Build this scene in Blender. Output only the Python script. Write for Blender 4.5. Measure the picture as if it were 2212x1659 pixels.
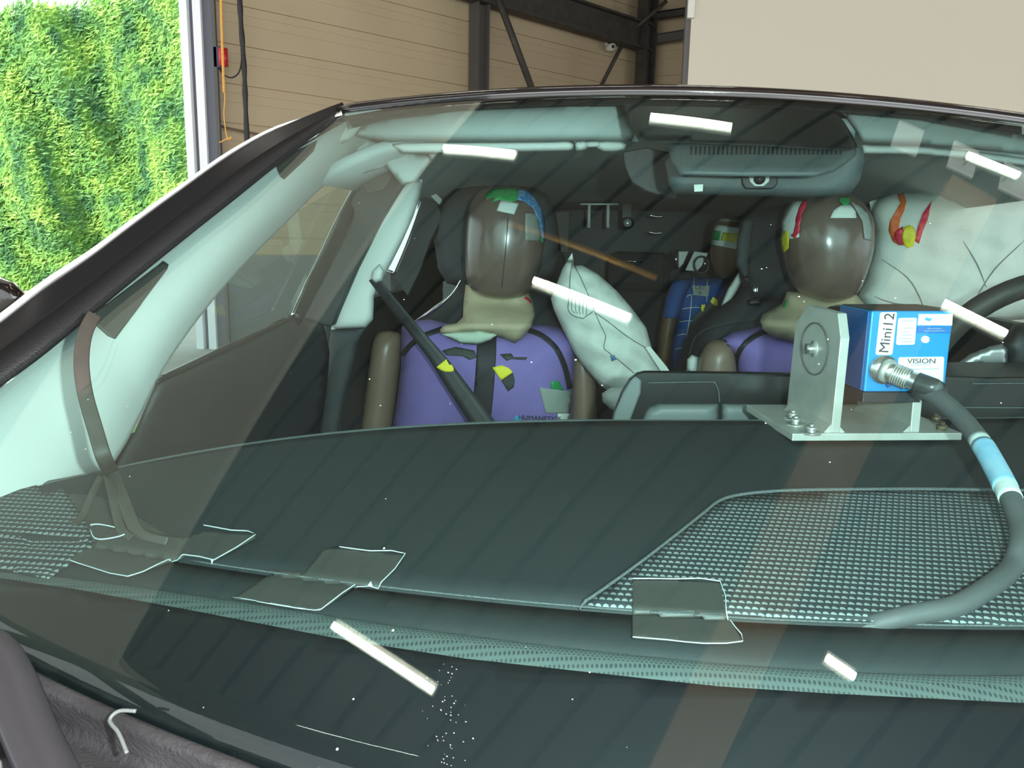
import bpy, bmesh, math, random
import numpy as np
from mathutils import Vector, Matrix
from mathutils.bvhtree import BVHTree
from mathutils.geometry import delaunay_2d_cdt
random.seed(7); rng = np.random.default_rng(7)
for o in list(bpy.data.objects): bpy.data.objects.remove(o)
scn = bpy.context.scene
COL = scn.collection

# ------------------------------------------------------------------ camera
F = 1700.0; YAW = math.radians(6); PITCH = math.radians(10.3); ROLL = math.radians(1.1)
C = np.array([-.15, 0., 1.27])
fwd = np.array([-math.sin(YAW)*math.cos(PITCH), math.cos(YAW)*math.cos(PITCH), -math.sin(PITCH)])
_r0 = np.array([math.cos(YAW), math.sin(YAW), 0]); _u0 = np.cross(_r0, fwd)
rt = _r0*math.cos(ROLL)+_u0*math.sin(ROLL); up = _u0*math.cos(ROLL)-_r0*math.sin(ROLL)
cd = bpy.data.cameras.new('camera'); cam = bpy.data.objects.new('camera', cd); COL.objects.link(cam)
cd.sensor_fit = 'HORIZONTAL'; cd.sensor_width = 36.0; cd.lens = F/2212*36; cd.clip_start = .02; cd.clip_end = 200
cam.matrix_world = Matrix(((rt[0], up[0], -fwd[0], C[0]), (rt[1], up[1], -fwd[1], C[1]), (rt[2], up[2], -fwd[2], C[2]), (0, 0, 0, 1)))
scn.camera = cam
# ------------------------------------------------------------------ world and exposure
scn.view_settings.view_transform = 'Standard'; scn.view_settings.look = 'None'
scn.view_settings.gamma = 1; scn.view_settings.use_curve_mapping = False
scn.view_settings.exposure = 0.25
w = bpy.data.worlds.new('sky'); scn.world = w; w.use_nodes = True
bg = w.node_tree.nodes['Background']; bg.inputs[0].default_value = (.93, .97, 1, 1); bg.inputs[1].default_value = 2.0
def light(name, kind, loc, target, energy, color, size=1, size_y=None):
    l = bpy.data.lights.new(name, kind); l.energy = energy; l.color = color
    if kind == 'AREA':
        l.size = size
        if size_y: l.shape = 'RECTANGLE'; l.size_y = size_y
    o = bpy.data.objects.new(name, l); COL.objects.link(o); o.location = loc
    o.rotation_euler = (Vector(target)-Vector(loc)).to_track_quat('-Z', 'Y').to_euler(); return o
sun = light('sun', 'SUN', (-14, -10, 14), (-9, 16, 0), 4.5, (1, .95, .85)); sun.data.angle = .03
# lamp added just right of the lens to light the interior from the front
light('lens_side_lamp', 'AREA', tuple(C+rt*.13+up*.03-fwd*.02), tuple(C+fwd*2), 16.0, (1, .98, .96), .03)
# added area light standing for daylight through an unseen opening behind the camera
light('front_daylight_fill', 'AREA', (.6, -3.6, 2.6), (.3, 1.6, 1.1), 150, (.97, 1, .98), 5.0, 3.2)

# ------------------------------------------------------------------ projection helpers
def ray(px, py): return fwd+(px-1106)/F*rt+(829.5-py)/F*up
def PY(px, py, Y):
    d = ray(px, py); return C+d*(Y-C[1])/d[1]
def PX(px, py, X):
    d = ray(px, py); return C+d*(X-C[0])/d[0]
def PZ(px, py, Z):
    d = ray(px, py); return C+d*(Z-C[2])/d[2]
def G(x, y): return .73+.6*y-.132*x*x-.06*(y-.85)**2          # windshield surface
def hitf(px, py, f=G, t0=.15, t1=5, N=200):
    d = ray(px, py); a = t0; b = None
    for i in range(1, N+1):
        t = t0+i*(t1-t0)/N; p = C+d*t
        if p[2] < f(p[0], p[1]): b = t; break
        a = t
    if b is None: return C+d*t1
    for _ in range(30):
        m = (a+b)/2; p = C+d*m
        if p[2] > f(p[0], p[1]): a = m
        else: b = m
    return C+d*a
def GN(x, y):
    e = 1e-4; n = np.array([-(G(x+e, y)-G(x-e, y))/2/e, -(G(x, y+e)-G(x, y-e))/2/e, 1.0]); return n/np.linalg.norm(n)
def refl(px, py, Z):
    p = hitf(px, py); n = GN(p[0], p[1]); d = ray(px, py); d = d/np.linalg.norm(d); r = d-2*(d@n)*n
    return p+r*(Z-p[2])/r[2]

# ------------------------------------------------------------------ materials
M = {}
def mat(name, col, rough=.6, metal=0, noise=None, bump=None, spec=.5, coat=0, emit=None):
    m = bpy.data.materials.new(name); m.use_nodes = True; nt = m.node_tree; b = nt.nodes['Principled BSDF']
    b.inputs['Base Color'].default_value = (*col, 1); b.inputs['Roughness'].default_value = rough
    b.inputs['Metallic'].default_value = metal; b.inputs['Specular IOR Level'].default_value = spec
    b.inputs['Coat Weight'].default_value = coat
    if emit: b.inputs['Emission Color'].default_value = (*col, 1); b.inputs['Emission Strength'].default_value = emit
    tc = nt.nodes.new('ShaderNodeTexCoord')
    if noise:                                    # (scale, second colour)
        n = nt.nodes.new('ShaderNodeTexNoise'); n.inputs['Scale'].default_value = noise[0]; n.inputs['Detail'].default_value = 5
        r = nt.nodes.new('ShaderNodeValToRGB'); r.color_ramp.elements[0].color = (*col, 1); r.color_ramp.elements[1].color = (*noise[1], 1)
        r.color_ramp.elements[0].position = .38; r.color_ramp.elements[1].position = .66
        nt.links.new(tc.outputs['Object'], n.inputs['Vector']); nt.links.new(n.outputs['Fac'], r.inputs[0]); nt.links.new(r.outputs[0], b.inputs['Base Color'])
    if bump:                                     # (scale, strength, distance)
        n = nt.nodes.new('ShaderNodeTexNoise'); n.inputs['Scale'].default_value = bump[0]; n.inputs['Detail'].default_value = 4
        bp = nt.nodes.new('ShaderNodeBump'); bp.inputs['Strength'].default_value = bump[1]; bp.inputs['Distance'].default_value = bump[2] if len(bump) > 2 else .002
        nt.links.new(tc.outputs['Object'], n.inputs['Vector']); nt.links.new(n.outputs['Fac'], bp.inputs['Height']); nt.links.new(bp.outputs[0], b.inputs['Normal'])
    M[name] = m; return m
mat('trim_light', (.60, .62, .58), .75, bump=(900, .3, .0006))
mat('visor_fabric', (.45, .50, .47), .8, bump=(900, .3, .0006))
mat('headliner_grey', (.50, .55, .53), .9, bump=(700, .4, .0008))
mat('panel_dark', (.028, .030, .029), .6, noise=(6, (.036, .036, .034)))
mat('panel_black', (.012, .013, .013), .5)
mat('seat_fabric', (.015, .017, .019), .8, bump=(600, .4, .001))
mat('seat_grey', (.042, .047, .048), .8, bump=(600, .4, .001))
mat('dash_soft', (.021, .028, .029), .6, bump=(1300, .5, .0006), spec=.35)
mat('dash_rim', (.14, .16, .16), .75, noise=(700, (.07, .085, .085)), bump=(1300, .8, .001))
mat('black_gloss', (.006, .006, .007), .08, coat=1)
mat('pillar_black', (.010, .010, .011), .32, spec=.4)
mat('reflection_panel', (.85, .76, .60), .7)
mat('rubber', (.012, .012, .013), .5, bump=(500, .3))
mat('frit', (.004, .006, .008), .35)
mat('car_paint', (.012, .011, .012), .12, coat=1)
mat('cowl', (.046, .045, .049), .45, noise=(14, (.024, .024, .026)), bump=(260, .7, .002))
mat('wiper_metal', (.05, .049, .056), .38, .3)
mat('chrome', (.75, .76, .76), .12, 1)
mat('skin_vinyl', (.125, .085, .068), .22, noise=(9, (.15, .105, .083)), spec=.65)
mat('skin_vinyl_old', (.16, .085, .038), .5, noise=(12, (.12, .07, .035)))
mat('skin_arm', (.21, .145, .10), .35, noise=(9, (.24, .165, .12)))
mat('neoprene', (.45, .37, .24), .85, noise=(16, (.39, .32, .20)), bump=(60, .2, .004))
mat('neoprene_lining', (.45, .53, .43), .85)
mat('vest_purple', (.24, .17, .46), .85, noise=(10, (.20, .145, .40)), bump=(900, .3, .0006))
mat('vest_band', (.012, .012, .016), .6)
mat('shirt_blue', (.025, .10, .36), .8, noise=(14, (.02, .08, .28)))
mat('belt_web', (.022, .024, .026), .55, bump=(1500, .3, .0004))
mat('sticker_yellow', (.85, .72, .03), .6)
mat('sticker_black', (.03, .035, .03), .6)
mat('paint_green', (.01, .32, .08), .5, noise=(90, (.02, .22, .07)))
mat('paint_blue', (.03, .18, .45), .5, noise=(120, (.18, .36, .5)))
mat('paint_red', (.62, .01, .03), .4, noise=(90, (.5, .02, .07)))
mat('paint_orange', (.75, .14, .01), .5, noise=(90, (.6, .09, .01)))
mat('paint_yellow', (.72, .65, .01), .5, noise=(90, (.55, .52, .02)))
mat('paint_haze', (.34, .42, .36), .7)
mat('tape_white', (.68, .74, .68), .7)
mat('tape_grey', (.30, .33, .30), .7)
mat('tape_clear', (.24, .25, .22), .55)
mat('tape_dark', (.062, .056, .047), .6, noise=(40, (.072, .065, .054)))
mat('tape_dash', (.052, .052, .046), .5)
mat('tape_edge', (.60, .68, .70), .6)
mat('airbag', (.62, .64, .58), .85, noise=(12, (.58, .61, .55)), bump=(13, .6, .014))
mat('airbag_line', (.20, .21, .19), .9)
mat('aluminium', (.60, .60, .55), .42, .55, noise=(30, (.52, .52, .47)))
mat('bolt_steel', (.7, .7, .68), .25, .9)
mat('bolt_rusty', (.22, .17, .10), .5, .6)
mat('case_blue', (.01, .28, .64), .38, .2)
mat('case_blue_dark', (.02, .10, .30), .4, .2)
mat('hood_brown', (.035, .02, .012), .15)
mat('case_black', (.03, .03, .035), .4)
mat('label_white', (.85, .88, .86), .6)
mat('label_blue', (.02, .16, .48), .5)
mat('ink', (.03, .03, .04), .6)
mat('ink_grey', (.35, .4, .42), .6)
mat('ink_cyan', (.05, .35, .55), .6)
mat('led', (1, .75, .7), .4, emit=1.2)
mat('cable_rubber', (.085, .09, .09), .6, bump=(200, .3, .001))
mat('cable_sleeve', (.05, .05, .05), .3)
mat('cable_tape_blue', (.25, .52, .72), .5, noise=(60, (.35, .6, .75)))
mat('cable_tape_white', (.6, .68, .66), .5)
mat('screen_black', (.01, .011, .011), .25)
mat('screen_grey', (.13, .15, .145), .5)
mat('mirror_shell', (.07, .085, .085), .5, bump=(1400, .5, .0006))
mat('wheel_leather', (.04, .034, .028), .55)
mat('wheel_silver', (.5, .52, .5), .3, .8)
mat('panel_beige', (.56, .45, .29), .7, noise=(1.2, (.52, .42, .27)))
mat('plinth_grey', (.20, .24, .24), .7)
mat('joint_brown', (.20, .155, .10), .8)
mat('steel_dark', (.045, .042, .036), .6, noise=(8, (.07, .06, .05)))
mat('steel_mid', (.10, .095, .085), .6)
mat('partition_white', (.60, .56, .45), .6)
mat('door_grey', (.13, .14, .17), .5)
mat('door_white', (.95, .97, 1.0), .5)
mat('concrete', (.42, .41, .39), .8, noise=(2, (.36, .35, .33)))
mat('asphalt', (.55, .52, .52), .9, noise=(2, (.48, .46, .47)))
mat('deck', (.125, .10, .07), .7, noise=(.6, (.09, .07, .05)))
mat('beam_orange', (.75, .42, .2), .6)
mat('rope_yellow', (.85, .45, .10), .7)
mat('siren_red', (.55, .02, .03), .35)
mat('siren_blue', (.03, .04, .10), .4)
mat('white_plastic', (.68, .68, .60), .4)
mat('black_cable', (.02, .019, .018), .5)
mat('tube_glow', (1, .96, .86), .5, emit=26)
mat('skylight_glow', (.9, .92, .85), .5, emit=.3)
mat('lamp_glass', (.8, .85, .85), .1, .6)
mat('bark', (.10, .06, .04), .9)
mat('car_glass_dark', (.012, .015, .015), .4, spec=.2)

def glass_material(name, tint, haze=0.0):
    """pane seen as two faces; each reflects by Schlick's law and lets tinted light pass"""
    m = bpy.data.materials.new(name); m.use_nodes = True; nt = m.node_tree; nt.nodes.clear()
    N = nt.nodes.new; L = nt.links.new
    out = N('ShaderNodeOutputMaterial'); mix = N('ShaderNodeMixShader'); tr = N('ShaderNodeBsdfTransparent'); gl = N('ShaderNodeBsdfGlossy')
    tr.inputs[0].default_value = (*tint, 1); gl.inputs['Roughness'].default_value = 0.004
    geo = N('ShaderNodeNewGeometry'); dot = N('ShaderNodeVectorMath'); dot.operation = 'DOT_PRODUCT'
    L(geo.outputs['Incoming'], dot.inputs[0]); L(geo.outputs['Normal'], dot.inputs[1])
    def mth(op, a, b=None):
        n = N('ShaderNodeMath'); n.operation = op
        for i, v in enumerate((a, b)):
            if v is None: continue
            if isinstance(v, (int, float)): n.inputs[i].default_value = v
            else: L(v, n.inputs[i])
        return n.outputs[0]
    c = mth('ABSOLUTE', dot.outputs['Value']); f = mth('ADD', mth('MULTIPLY', mth('POWER', mth('SUBTRACT', 1.0, c), 5.0), .96), .042)
    L(f, mix.inputs[0]); L(tr.outputs[0], mix.inputs[1]); L(gl.outputs[0], mix.inputs[2])
    last = mix.outputs[0]
    if haze:                                    # dust specks stuck to the pane
        tc = N('ShaderNodeTexCoord'); v = N('ShaderNodeTexVoronoi'); v.inputs['Scale'].default_value = 38
        L(tc.outputs['Object'], v.inputs['Vector'])
        nz = N('ShaderNodeTexNoise'); nz.inputs['Scale'].default_value = 9; L(tc.outputs['Object'], nz.inputs['Vector'])
        th = mth('MULTIPLY', mth('SUBTRACT', nz.outputs['Fac'], .42), .16)
        s = mth('MULTIPLY', mth('LESS_THAN', v.outputs['Distance'], th), .75)
        df = N('ShaderNodeBsdfDiffuse'); df.inputs[0].default_value = (.8, .85, .83, 1)
        m2 = N('ShaderNodeMixShader'); L(mth('ADD', s, haze), m2.inputs[0]); L(last, m2.inputs[1]); L(df.outputs[0], m2.inputs[2]); last = m2.outputs[0]
    L(last, out.inputs[0]); M[name] = m; return m
glass_material('windshield_glass', (.85, .96, .95), .0015)
glass_material('side_glass', (.84, .93, .89), .004)

def grille_material():
    """speaker cloth: staggered pits in object space, with a thread across each"""
    m = mat('speaker_cloth', (.03, .04, .04), .6); nt = m.node_tree; N = nt.nodes.new; L = nt.links.new; b = nt.nodes['Principled BSDF']
    tc = N('ShaderNodeTexCoord'); sp = N('ShaderNodeSeparateXYZ'); L(tc.outputs['Object'], sp.inputs[0])
    def mth(op, a, b_=None):
        n = nt.nodes.new('ShaderNodeMath'); n.operation = op
        for i, v in enumerate((a, b_)):
            if v is None: continue
            if isinstance(v, (int, float)): n.inputs[i].default_value = v
            else: nt.links.new(v, n.inputs[i])
        return n.outputs[0]
    u = mth('MULTIPLY', sp.outputs[0], 165.0); v = mth('MULTIPLY', sp.outputs[1], 120.0)
    row = mth('FLOOR', v); fu = mth('FRACT', mth('ADD', u, mth('MULTIPLY', row, .5))); fv = mth('FRACT', v)
    du = mth('SUBTRACT', fu, .5); dv = mth('SUBTRACT', fv, .25)
    d = mth('SQRT', mth('ADD', mth('MULTIPLY', du, du), mth('MULTIPLY', mth('MULTIPLY', dv, dv), .8)))
    half = mth('MULTIPLY', mth('LESS_THAN', d, .40), mth('GREATER_THAN', fv, .24))
    r = N('ShaderNodeValToRGB'); r.color_ramp.elements[0].color = (.025, .035, .038, 1); r.color_ramp.elements[1].color = (.26, .30, .29, 1)
    L(half, r.inputs[0]); L(r.outputs[0], b.inputs['Base Color'])
    bp = N('ShaderNodeBump'); bp.inputs['Distance'].default_value = .002; bp.inputs['Strength'].default_value = .5; L(half, bp.inputs['Height']); L(bp.outputs[0], b.inputs['Normal'])
    m2 = mat('lip_perforated', (.13, .16, .155), .6); nt = m2.node_tree; N = nt.nodes.new; L = nt.links.new; b = nt.nodes['Principled BSDF']
    tc = N('ShaderNodeTexCoord'); sp = N('ShaderNodeSeparateXYZ'); L(tc.outputs['Object'], sp.inputs[0])
    u = mth('MULTIPLY', sp.outputs[0], 300.0); v = mth('MULTIPLY', mth('SUBTRACT', sp.outputs[1], mth('MULTIPLY', sp.outputs[2], .6)), 300.0)
    fu = mth('SUBTRACT', mth('FRACT', mth('ADD', u, mth('MULTIPLY', mth('FLOOR', v), .5))), .5); fv = mth('SUBTRACT', mth('FRACT', v), .5)
    d = mth('ADD', mth('MULTIPLY', fu, fu), mth('MULTIPLY', fv, fv)); r = N('ShaderNodeValToRGB')
    r.color_ramp.elements[0].color = (.03, .042, .042, 1); r.color_ramp.elements[1].color = (.085, .11, .105, 1); r.color_ramp.elements[0].position = .05; r.color_ramp.elements[1].position = .11
    L(d, r.inputs[0]); L(r.outputs[0], b.inputs['Base Color'])
grille_material()

# ------------------------------------------------------------------ object helpers
GEO = {}
def obj(name, verts, faces, m, parent=None, smooth=True):
    me = bpy.data.meshes.new(name); me.from_pydata([tuple(map(float, v)) for v in verts], [], [tuple(f) for f in faces]); me.update()
    bm = bmesh.new(); bm.from_mesh(me); bmesh.ops.recalc_face_normals(bm, faces=bm.faces); bm.to_mesh(me); bm.free()
    if smooth:
        for p in me.polygons: p.use_smooth = True
    me.materials.append(M[m]); o = bpy.data.objects.new(name, me); COL.objects.link(o)
    if parent is not None: attach(o, parent)
    GEO[o.name] = BVHTree.FromPolygons([Vector(v) for v in verts], [tuple(f) for f in faces])
    return o
def wloc(o):
    p = Vector((0, 0, 0))
    while o is not None: p += o.location; o = o.parent
    return p
def attach(o, parent):
    """parents are never rotated: keep the child's world place"""
    o.parent = parent; o.location = o.location-wloc(parent)
def tag(o, label=None, cat=None, group=None, kind=None):
    if label: o['label'] = label
    if cat: o['category'] = cat
    if group: o['group'] = group
    if kind: o['kind'] = kind
    return o
def empty(name, loc, label, cat, group=None):
    o = bpy.data.objects.new(name, None); COL.objects.link(o); o.location = tuple(map(float, loc)); o.empty_display_size = .05
    return tag(o, label, cat, group)
def face_cam(o):
    me = o.data; w = wloc(o); a = 0; step = max(1, len(me.polygons)//300)
    for p in list(me.polygons)[::step]:
        v = p.center+w-Vector(C); h = GEO[o.name].ray_cast(Vector(C), v.normalized())
        if h[0] is not None and abs(h[3]-v.length) < .002: a += p.area*p.normal.dot(v.normalized())/v.length_squared
    if a > 0: me.flip_normals()
def solid(o, t, off=-1, bevel=0):
    if off != 0: face_cam(o)
    s = o.modifiers.new('thickness', 'SOLIDIFY'); s.thickness = t; s.offset = off
    if bevel: bev(o, bevel)
    return o
def bev(o, wd, seg=2):
    b = o.modifiers.new('bevel', 'BEVEL'); b.width = wd; b.segments = seg; b.limit_method = 'ANGLE'; b.angle_limit = .6
    return o
def spline(pts, n, closed=False):
    """Catmull-Rom through the points, n samples per span"""
    P = [np.array(p, float) for p in pts]; k = len(P); out = []
    for i in range(k if closed else k-1):
        p0 = P[(i-1) % k] if (closed or i > 0) else P[0]; p1 = P[i]; p2 = P[(i+1) % k]; p3 = P[(i+2) % k] if (closed or i+2 < k) else P[-1]
        for j in range(n):
            t = j/n; out.append(.5*((2*p1)+(-p0+p2)*t+(2*p0-5*p1+4*p2-p3)*t*t+(-p0+3*p1-3*p2+p3)*t**3))
    if not closed: out.append(P[-1])
    return out
def grid(name, rows, m, parent=None, closed=False, smooth=True, caps=False):
    n = len(rows[0]); V = [p for r in rows for p in r]; Fc = []
    for i in range(len(rows)-1):
        for j in range(n if closed else n-1):
            a = i*n+j; b = i*n+(j+1) % n; Fc.append((a, b, b+n, a+n))
    if caps: Fc.append(tuple(range(n))); Fc.append(tuple(range((len(rows)-1)*n, len(rows)*n)))
    return obj(name, V, Fc, m, parent, smooth)
def box(name, c, s, m, parent=None, rz=0, bevel=0, rx=0):
    V = [(x*s[0]/2, y*s[1]/2, z*s[2]/2) for x in (-1, 1) for y in (-1, 1) for z in (-1, 1)]
    R = Matrix.Rotation(rz, 3, 'Z') @ Matrix.Rotation(rx, 3, 'X')
    V = [np.array(R @ Vector(v))+np.array(c, float) for v in V]
    o = obj(name, V, [(0, 1, 3, 2), (4, 6, 7, 5), (0, 4, 5, 1), (2, 3, 7, 6), (0, 2, 6, 4), (1, 5, 7, 3)], m, parent, False)
    if bevel: bev(o, bevel)
    return o
def tube(name, pts, rad, m, parent=None, n=12, sub=6, caps=True, flat=1.0):
    P = spline(pts, sub) if sub > 1 else [np.array(p, float) for p in pts]; k = len(P)
    R = rad if callable(rad) else (lambda t: rad); rows = []; prev = None
    for i, p in enumerate(P):
        d = P[min(i+1, k-1)]-P[max(i-1, 0)]; d = d/np.linalg.norm(d)
        if prev is None: a = np.cross(d, (0, 0, 1)); a = a if np.linalg.norm(a) > .1 else np.cross(d, (1, 0, 0))
        else: a = prev-d*(prev@d)
        a = a/np.linalg.norm(a); prev = a; b = np.cross(d, a); r = R(i/(k-1))
        rows.append([p+r*(math.cos(q)*a+flat*math.sin(q)*b) for q in np.linspace(0, 2*math.pi, n, endpoint=False)])
    return grid(name, rows, m, parent, closed=True, caps=caps)
def loft(name, rows, Y, m, parent=None, n=40, sub=4, p=2.2, shift=0, smooth=True):
    """rows: (py, x left, x right, half depth[, dy]) -> horizontal rings closed at both ends"""
    S = spline([tuple(r)+((0,) if len(r) == 4 else ()) for r in rows], sub); out = []
    for py, xl, xr, dp, dy in S:
        a = PY(xl, py, Y+dy); b = PY(xr, py, Y+dy); c = (a+b)/2; hw = abs(b[0]-a[0])/2; ring = []
        for q in np.linspace(0, 2*math.pi, n, endpoint=False):
            cc, ss = math.cos(q), math.sin(q)
            ring.append(c+np.array([hw*math.copysign(abs(cc)**(2/p), cc), dp*math.copysign(abs(ss)**(2/p), ss), 0]))
        out.append(ring)
    return grid(name, out, m, parent, closed=True, caps=True)
def inpoly(x, y, P):
    c = False; j = len(P)-1
    for i in range(len(P)):
        if (P[i][1] > y) != (P[j][1] > y) and x < (P[j][0]-P[i][0])*(y-P[i][1])/(P[j][1]-P[i][1])+P[i][0]: c = not c
        j = i
    return c
def edist(x, y, P):
    A = np.array(P); B = np.roll(A, -1, 0); d = B-A; L = (d**2).sum(1)+1e-9
    t = np.clip(((x-A[:, 0])*d[:, 0]+(y-A[:, 1])*d[:, 1])/L, 0, 1)
    return float(np.sqrt(((A[:, 0]+t*d[:, 0]-x)**2+(A[:, 1]+t*d[:, 1]-y)**2).min()))
def fill(poly, step):
    B = []
    for i in range(len(poly)):
        a = np.array(poly[i], float); b = np.array(poly[(i+1) % len(poly)], float); k = max(1, int(np.linalg.norm(b-a)/step))
        B += [a+(b-a)*j/k for j in range(k)]
    xs = [p[0] for p in B]; ys = [p[1] for p in B]; I = []
    y = min(ys)+step*.5; odd = 0
    while y < max(ys):
        x = min(xs)+step*(.5 if odd else .1)
        while x < max(xs):
            if inpoly(x, y, B) and edist(x, y, B) > step*.45: I.append(np.array([x, y]))
            x += step
        y += step*.87; odd ^= 1
    P = [Vector(p) for p in B+I]; nb = len(B)
    r = delaunay_2d_cdt(P, [], [list(range(nb))], 1, 1e-5)
    V = [(v.x, v.y) for v in r[0]]; Fc = [tuple(f) for f in r[2]]
    D = [edist(v[0], v[1], B) for v in V]
    return V, Fc, D
def pillow(name, poly, Y, T, m, parent=None, step=10, soft=None, smooth_poly=0, back=1.0, wrinkle=0, place=None, power=2.0):
    """closed padded body whose outline is given in the picture and which stands at real depth Y (a number or a function of px,py)"""
    if smooth_poly: poly = [tuple(q) for q in spline(poly, smooth_poly, True)]
    V, Fc, D = fill(poly, step); dm = soft or max(D); n = len(V)
    YY = Y if callable(Y) else (lambda a, b: Y)
    base = [(place(*v) if place else PY(v[0], v[1], YY(*v))) for v in V]; fr = []; bk = []
    idx = {}
    for i, (p, d) in enumerate(zip(base, D)):
        s = min(1, d/dm); h = T*(1-(1-s)**power)**(1/power) if s > 0 else 0
        v = ray(*V[i]); v = v/np.linalg.norm(v)
        wz = 0
        if wrinkle and s > 0: wz = wrinkle*min(1, s*2)*(math.sin(V[i][0]*.09+V[i][1]*.05+2*math.sin(V[i][1]*.03))*.6+math.sin(V[i][0]*.035-V[i][1]*.11+1.3)*.6)
        fr.append(p-v*(h+wz)); bk.append(p+v*h*back)
    edge = [d < 1e-3 for d in D]
    verts = list(fr); mp = {}
    for i in range(n):
        if edge[i]: mp[i] = i
        else: mp[i] = len(verts); verts.append(bk[i])
    faces = [f for f in Fc]+[tuple(mp[i] for i in reversed(f)) for f in Fc if not all(edge[i] for i in f)]
    return obj(name, verts, faces, m, parent)
def slab(name, poly, Y, t, m, parent=None, bevel=.002, smooth_poly=0, place=None):
    """outline extruded backwards by a real thickness"""
    if smooth_poly: poly = [tuple(q) for q in spline(poly, smooth_poly, True)]
    YY = Y if callable(Y) else (lambda a, b: Y)
    A = [(place(*v) if place else PY(v[0], v[1], YY(*v))) for v in poly]; n = len(A); B = [a+np.array([0, t, 0]) for a in A]
    o = obj(name, A+B, [tuple(range(n)), tuple(reversed(range(n, 2*n)))]+[(i, (i+1) % n, n+(i+1) % n, n+i) for i in range(n)], m, parent, False)
    if bevel: bev(o, bevel)
    return o
def decal(name, poly, targets, m, parent=None, off=.0012, t=.0008, step=7, smooth_poly=0):
    """thin piece (tape, paint, sticker) laid onto the surface of the targets"""
    if smooth_poly: poly = [tuple(q) for q in spline(poly, smooth_poly, True)]
    if not isinstance(targets, (list, tuple)): targets = [targets]
    V, Fc, D = fill(poly, step); P = []
    for v in V:
        d = Vector(ray(*v)).normalized(); best = None
        for tg in targets:
            h = GEO[tg.name].ray_cast(Vector(C), d)
            if h[0] is not None and (best is None or h[3] < best[3]): best = h
        if best is None: P.append(None); continue
        nn = best[1] if best[1].dot(d) < 0 else -best[1]; P.append(np.array(best[0])+np.array(nn)*off)
    idx = {}; verts = []
    for i, p in enumerate(P):
        if p is not None: idx[i] = len(verts); verts.append(p)
    faces = [tuple(idx[i] for i in f) for f in Fc if all(i in idx for i in f)]
    if not faces: print('EMPTY DECAL', name); return None
    o = obj(name, verts, faces, m, parent); solid(o, t, 0); return o
def line_decal(name, pts, wpx, targets, m, parent=None, off=.0012, t=.0008, sub=4, step=6, taper=None):
    P = spline(pts, sub); L = []; R = []; k = len(P)
    for i, p in enumerate(P):
        d = P[min(i+1, k-1)]-P[max(i-1, 0)]; d = d/(np.linalg.norm(d)+1e-9); nrm = np.array([-d[1], d[0]]); ww = wpx/2*(taper(i/(k-1)) if taper else 1)
        L.append(tuple(p+nrm*ww)); R.append(tuple(p-nrm*ww))
    return decal(name, L+R[::-1], targets, m, parent, off, t, step)
def text(name, s, size, m, parent, origin, xdir, ydir, extrude=.0003, align='CENTER', xs=1.0):
    c = bpy.data.curves.new(name, 'FONT'); c.body = s; c.size = size; c.extrude = extrude; c.align_x = align; c.align_y = 'CENTER'
    o = bpy.data.objects.new(name, c); COL.objects.link(o); bpy.context.view_layer.update()
    me = bpy.data.meshes.new_from_object(o); bpy.data.objects.remove(o); bpy.data.curves.remove(c)
    x = Vector(xdir).normalized(); y = (Vector(ydir)-x*Vector(ydir).dot(x)).normalized(); z = x.cross(y)
    o = bpy.data.objects.new(name, me); COL.objects.link(o); me.materials.clear(); me.materials.append(M[m])
    me.transform(Matrix(((x.x*xs, y.x, z.x, origin[0]), (x.y*xs, y.y, z.y, origin[1]), (x.z*xs, y.z, z.z, origin[2]), (0, 0, 0, 1))))
    if parent: attach(o, parent)
    return o

# ================================================================== the hall
az = math.radians(42.8); dl = np.array([math.sin(az), math.cos(az), 0]); ab = math.radians(113.2); db = np.array([math.sin(ab), math.cos(ab), 0])
CR = np.array([.49, 14.0, 0]); JB = CR-dl*7.5; CH = 5.4
def wall(name, a, b, z0, z1, t, m, nrm, ribs=0):
    d = b-a; L = np.linalg.norm(d[:2]); c = (a+b)/2+nrm*t/2; rz = math.atan2(d[1], d[0])
    o = box(name, (c[0], c[1], (z0+z1)/2), (L, t, z1-z0), m, None, rz); o['kind'] = 'structure'; return o
nl = np.array([-dl[1], dl[0], 0]); nb = np.array([-db[1], db[0], 0])
if nl[0] > 0: nl = -nl
if nb[1] < 0: nb = -nb
def ribbed(name, a, b, z1, pitch, nrm):
    """sandwich panels with shallow horizontal joints"""
    rows = []; z = 0; prof = [(0, 0), (pitch*.50, 0), (pitch*.505, .006), (pitch*.53, .006), (pitch*.535, 0), (pitch*.75, 0), (pitch*.755, .005), (pitch*.765, .005), (pitch*.77, 0), (pitch*.95, 0), (pitch*.96, .02), (pitch*.99, .02)]
    while z < z1:
        for dz, dd in prof: rows.append((z+dz, dd))
        z += pitch
    R = [[np.array([p[0], p[1], zz])+nrm*dd for p in (a, b)] for zz, dd in rows]
    back = [[np.array([p[0], p[1], zz])+nrm*.12 for p in (a, b)] for zz in (rows[-1][0], 0)]
    o = grid(name, R+back+[R[0]], 'panel_beige', None, smooth=False); o['kind'] = 'structure'; return o
ribbed('wall_left', JB, CR, CH, .42, nl)
_b0 = JB-nl*.02; _b1 = CR-nl*.02; tag(obj('baseboard_left', [_b0, _b1, _b1+np.array([0, 0, 1.05]), _b0+np.array([0, 0, 1.05]), _b0-nl*.04, _b1-nl*.04, _b1-nl*.04+np.array([0, 0, 1.05]), _b0-nl*.04+np.array([0, 0, 1.05])], [(0, 1, 2, 3), (4, 7, 6, 5), (0, 4, 5, 1), (3, 2, 6, 7), (0, 3, 7, 4), (1, 5, 6, 2)], 'plinth_grey', None, False), kind='structure')
ribbed('wall_back', CR, CR+db*6.2, CH, .50, nb)
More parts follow.
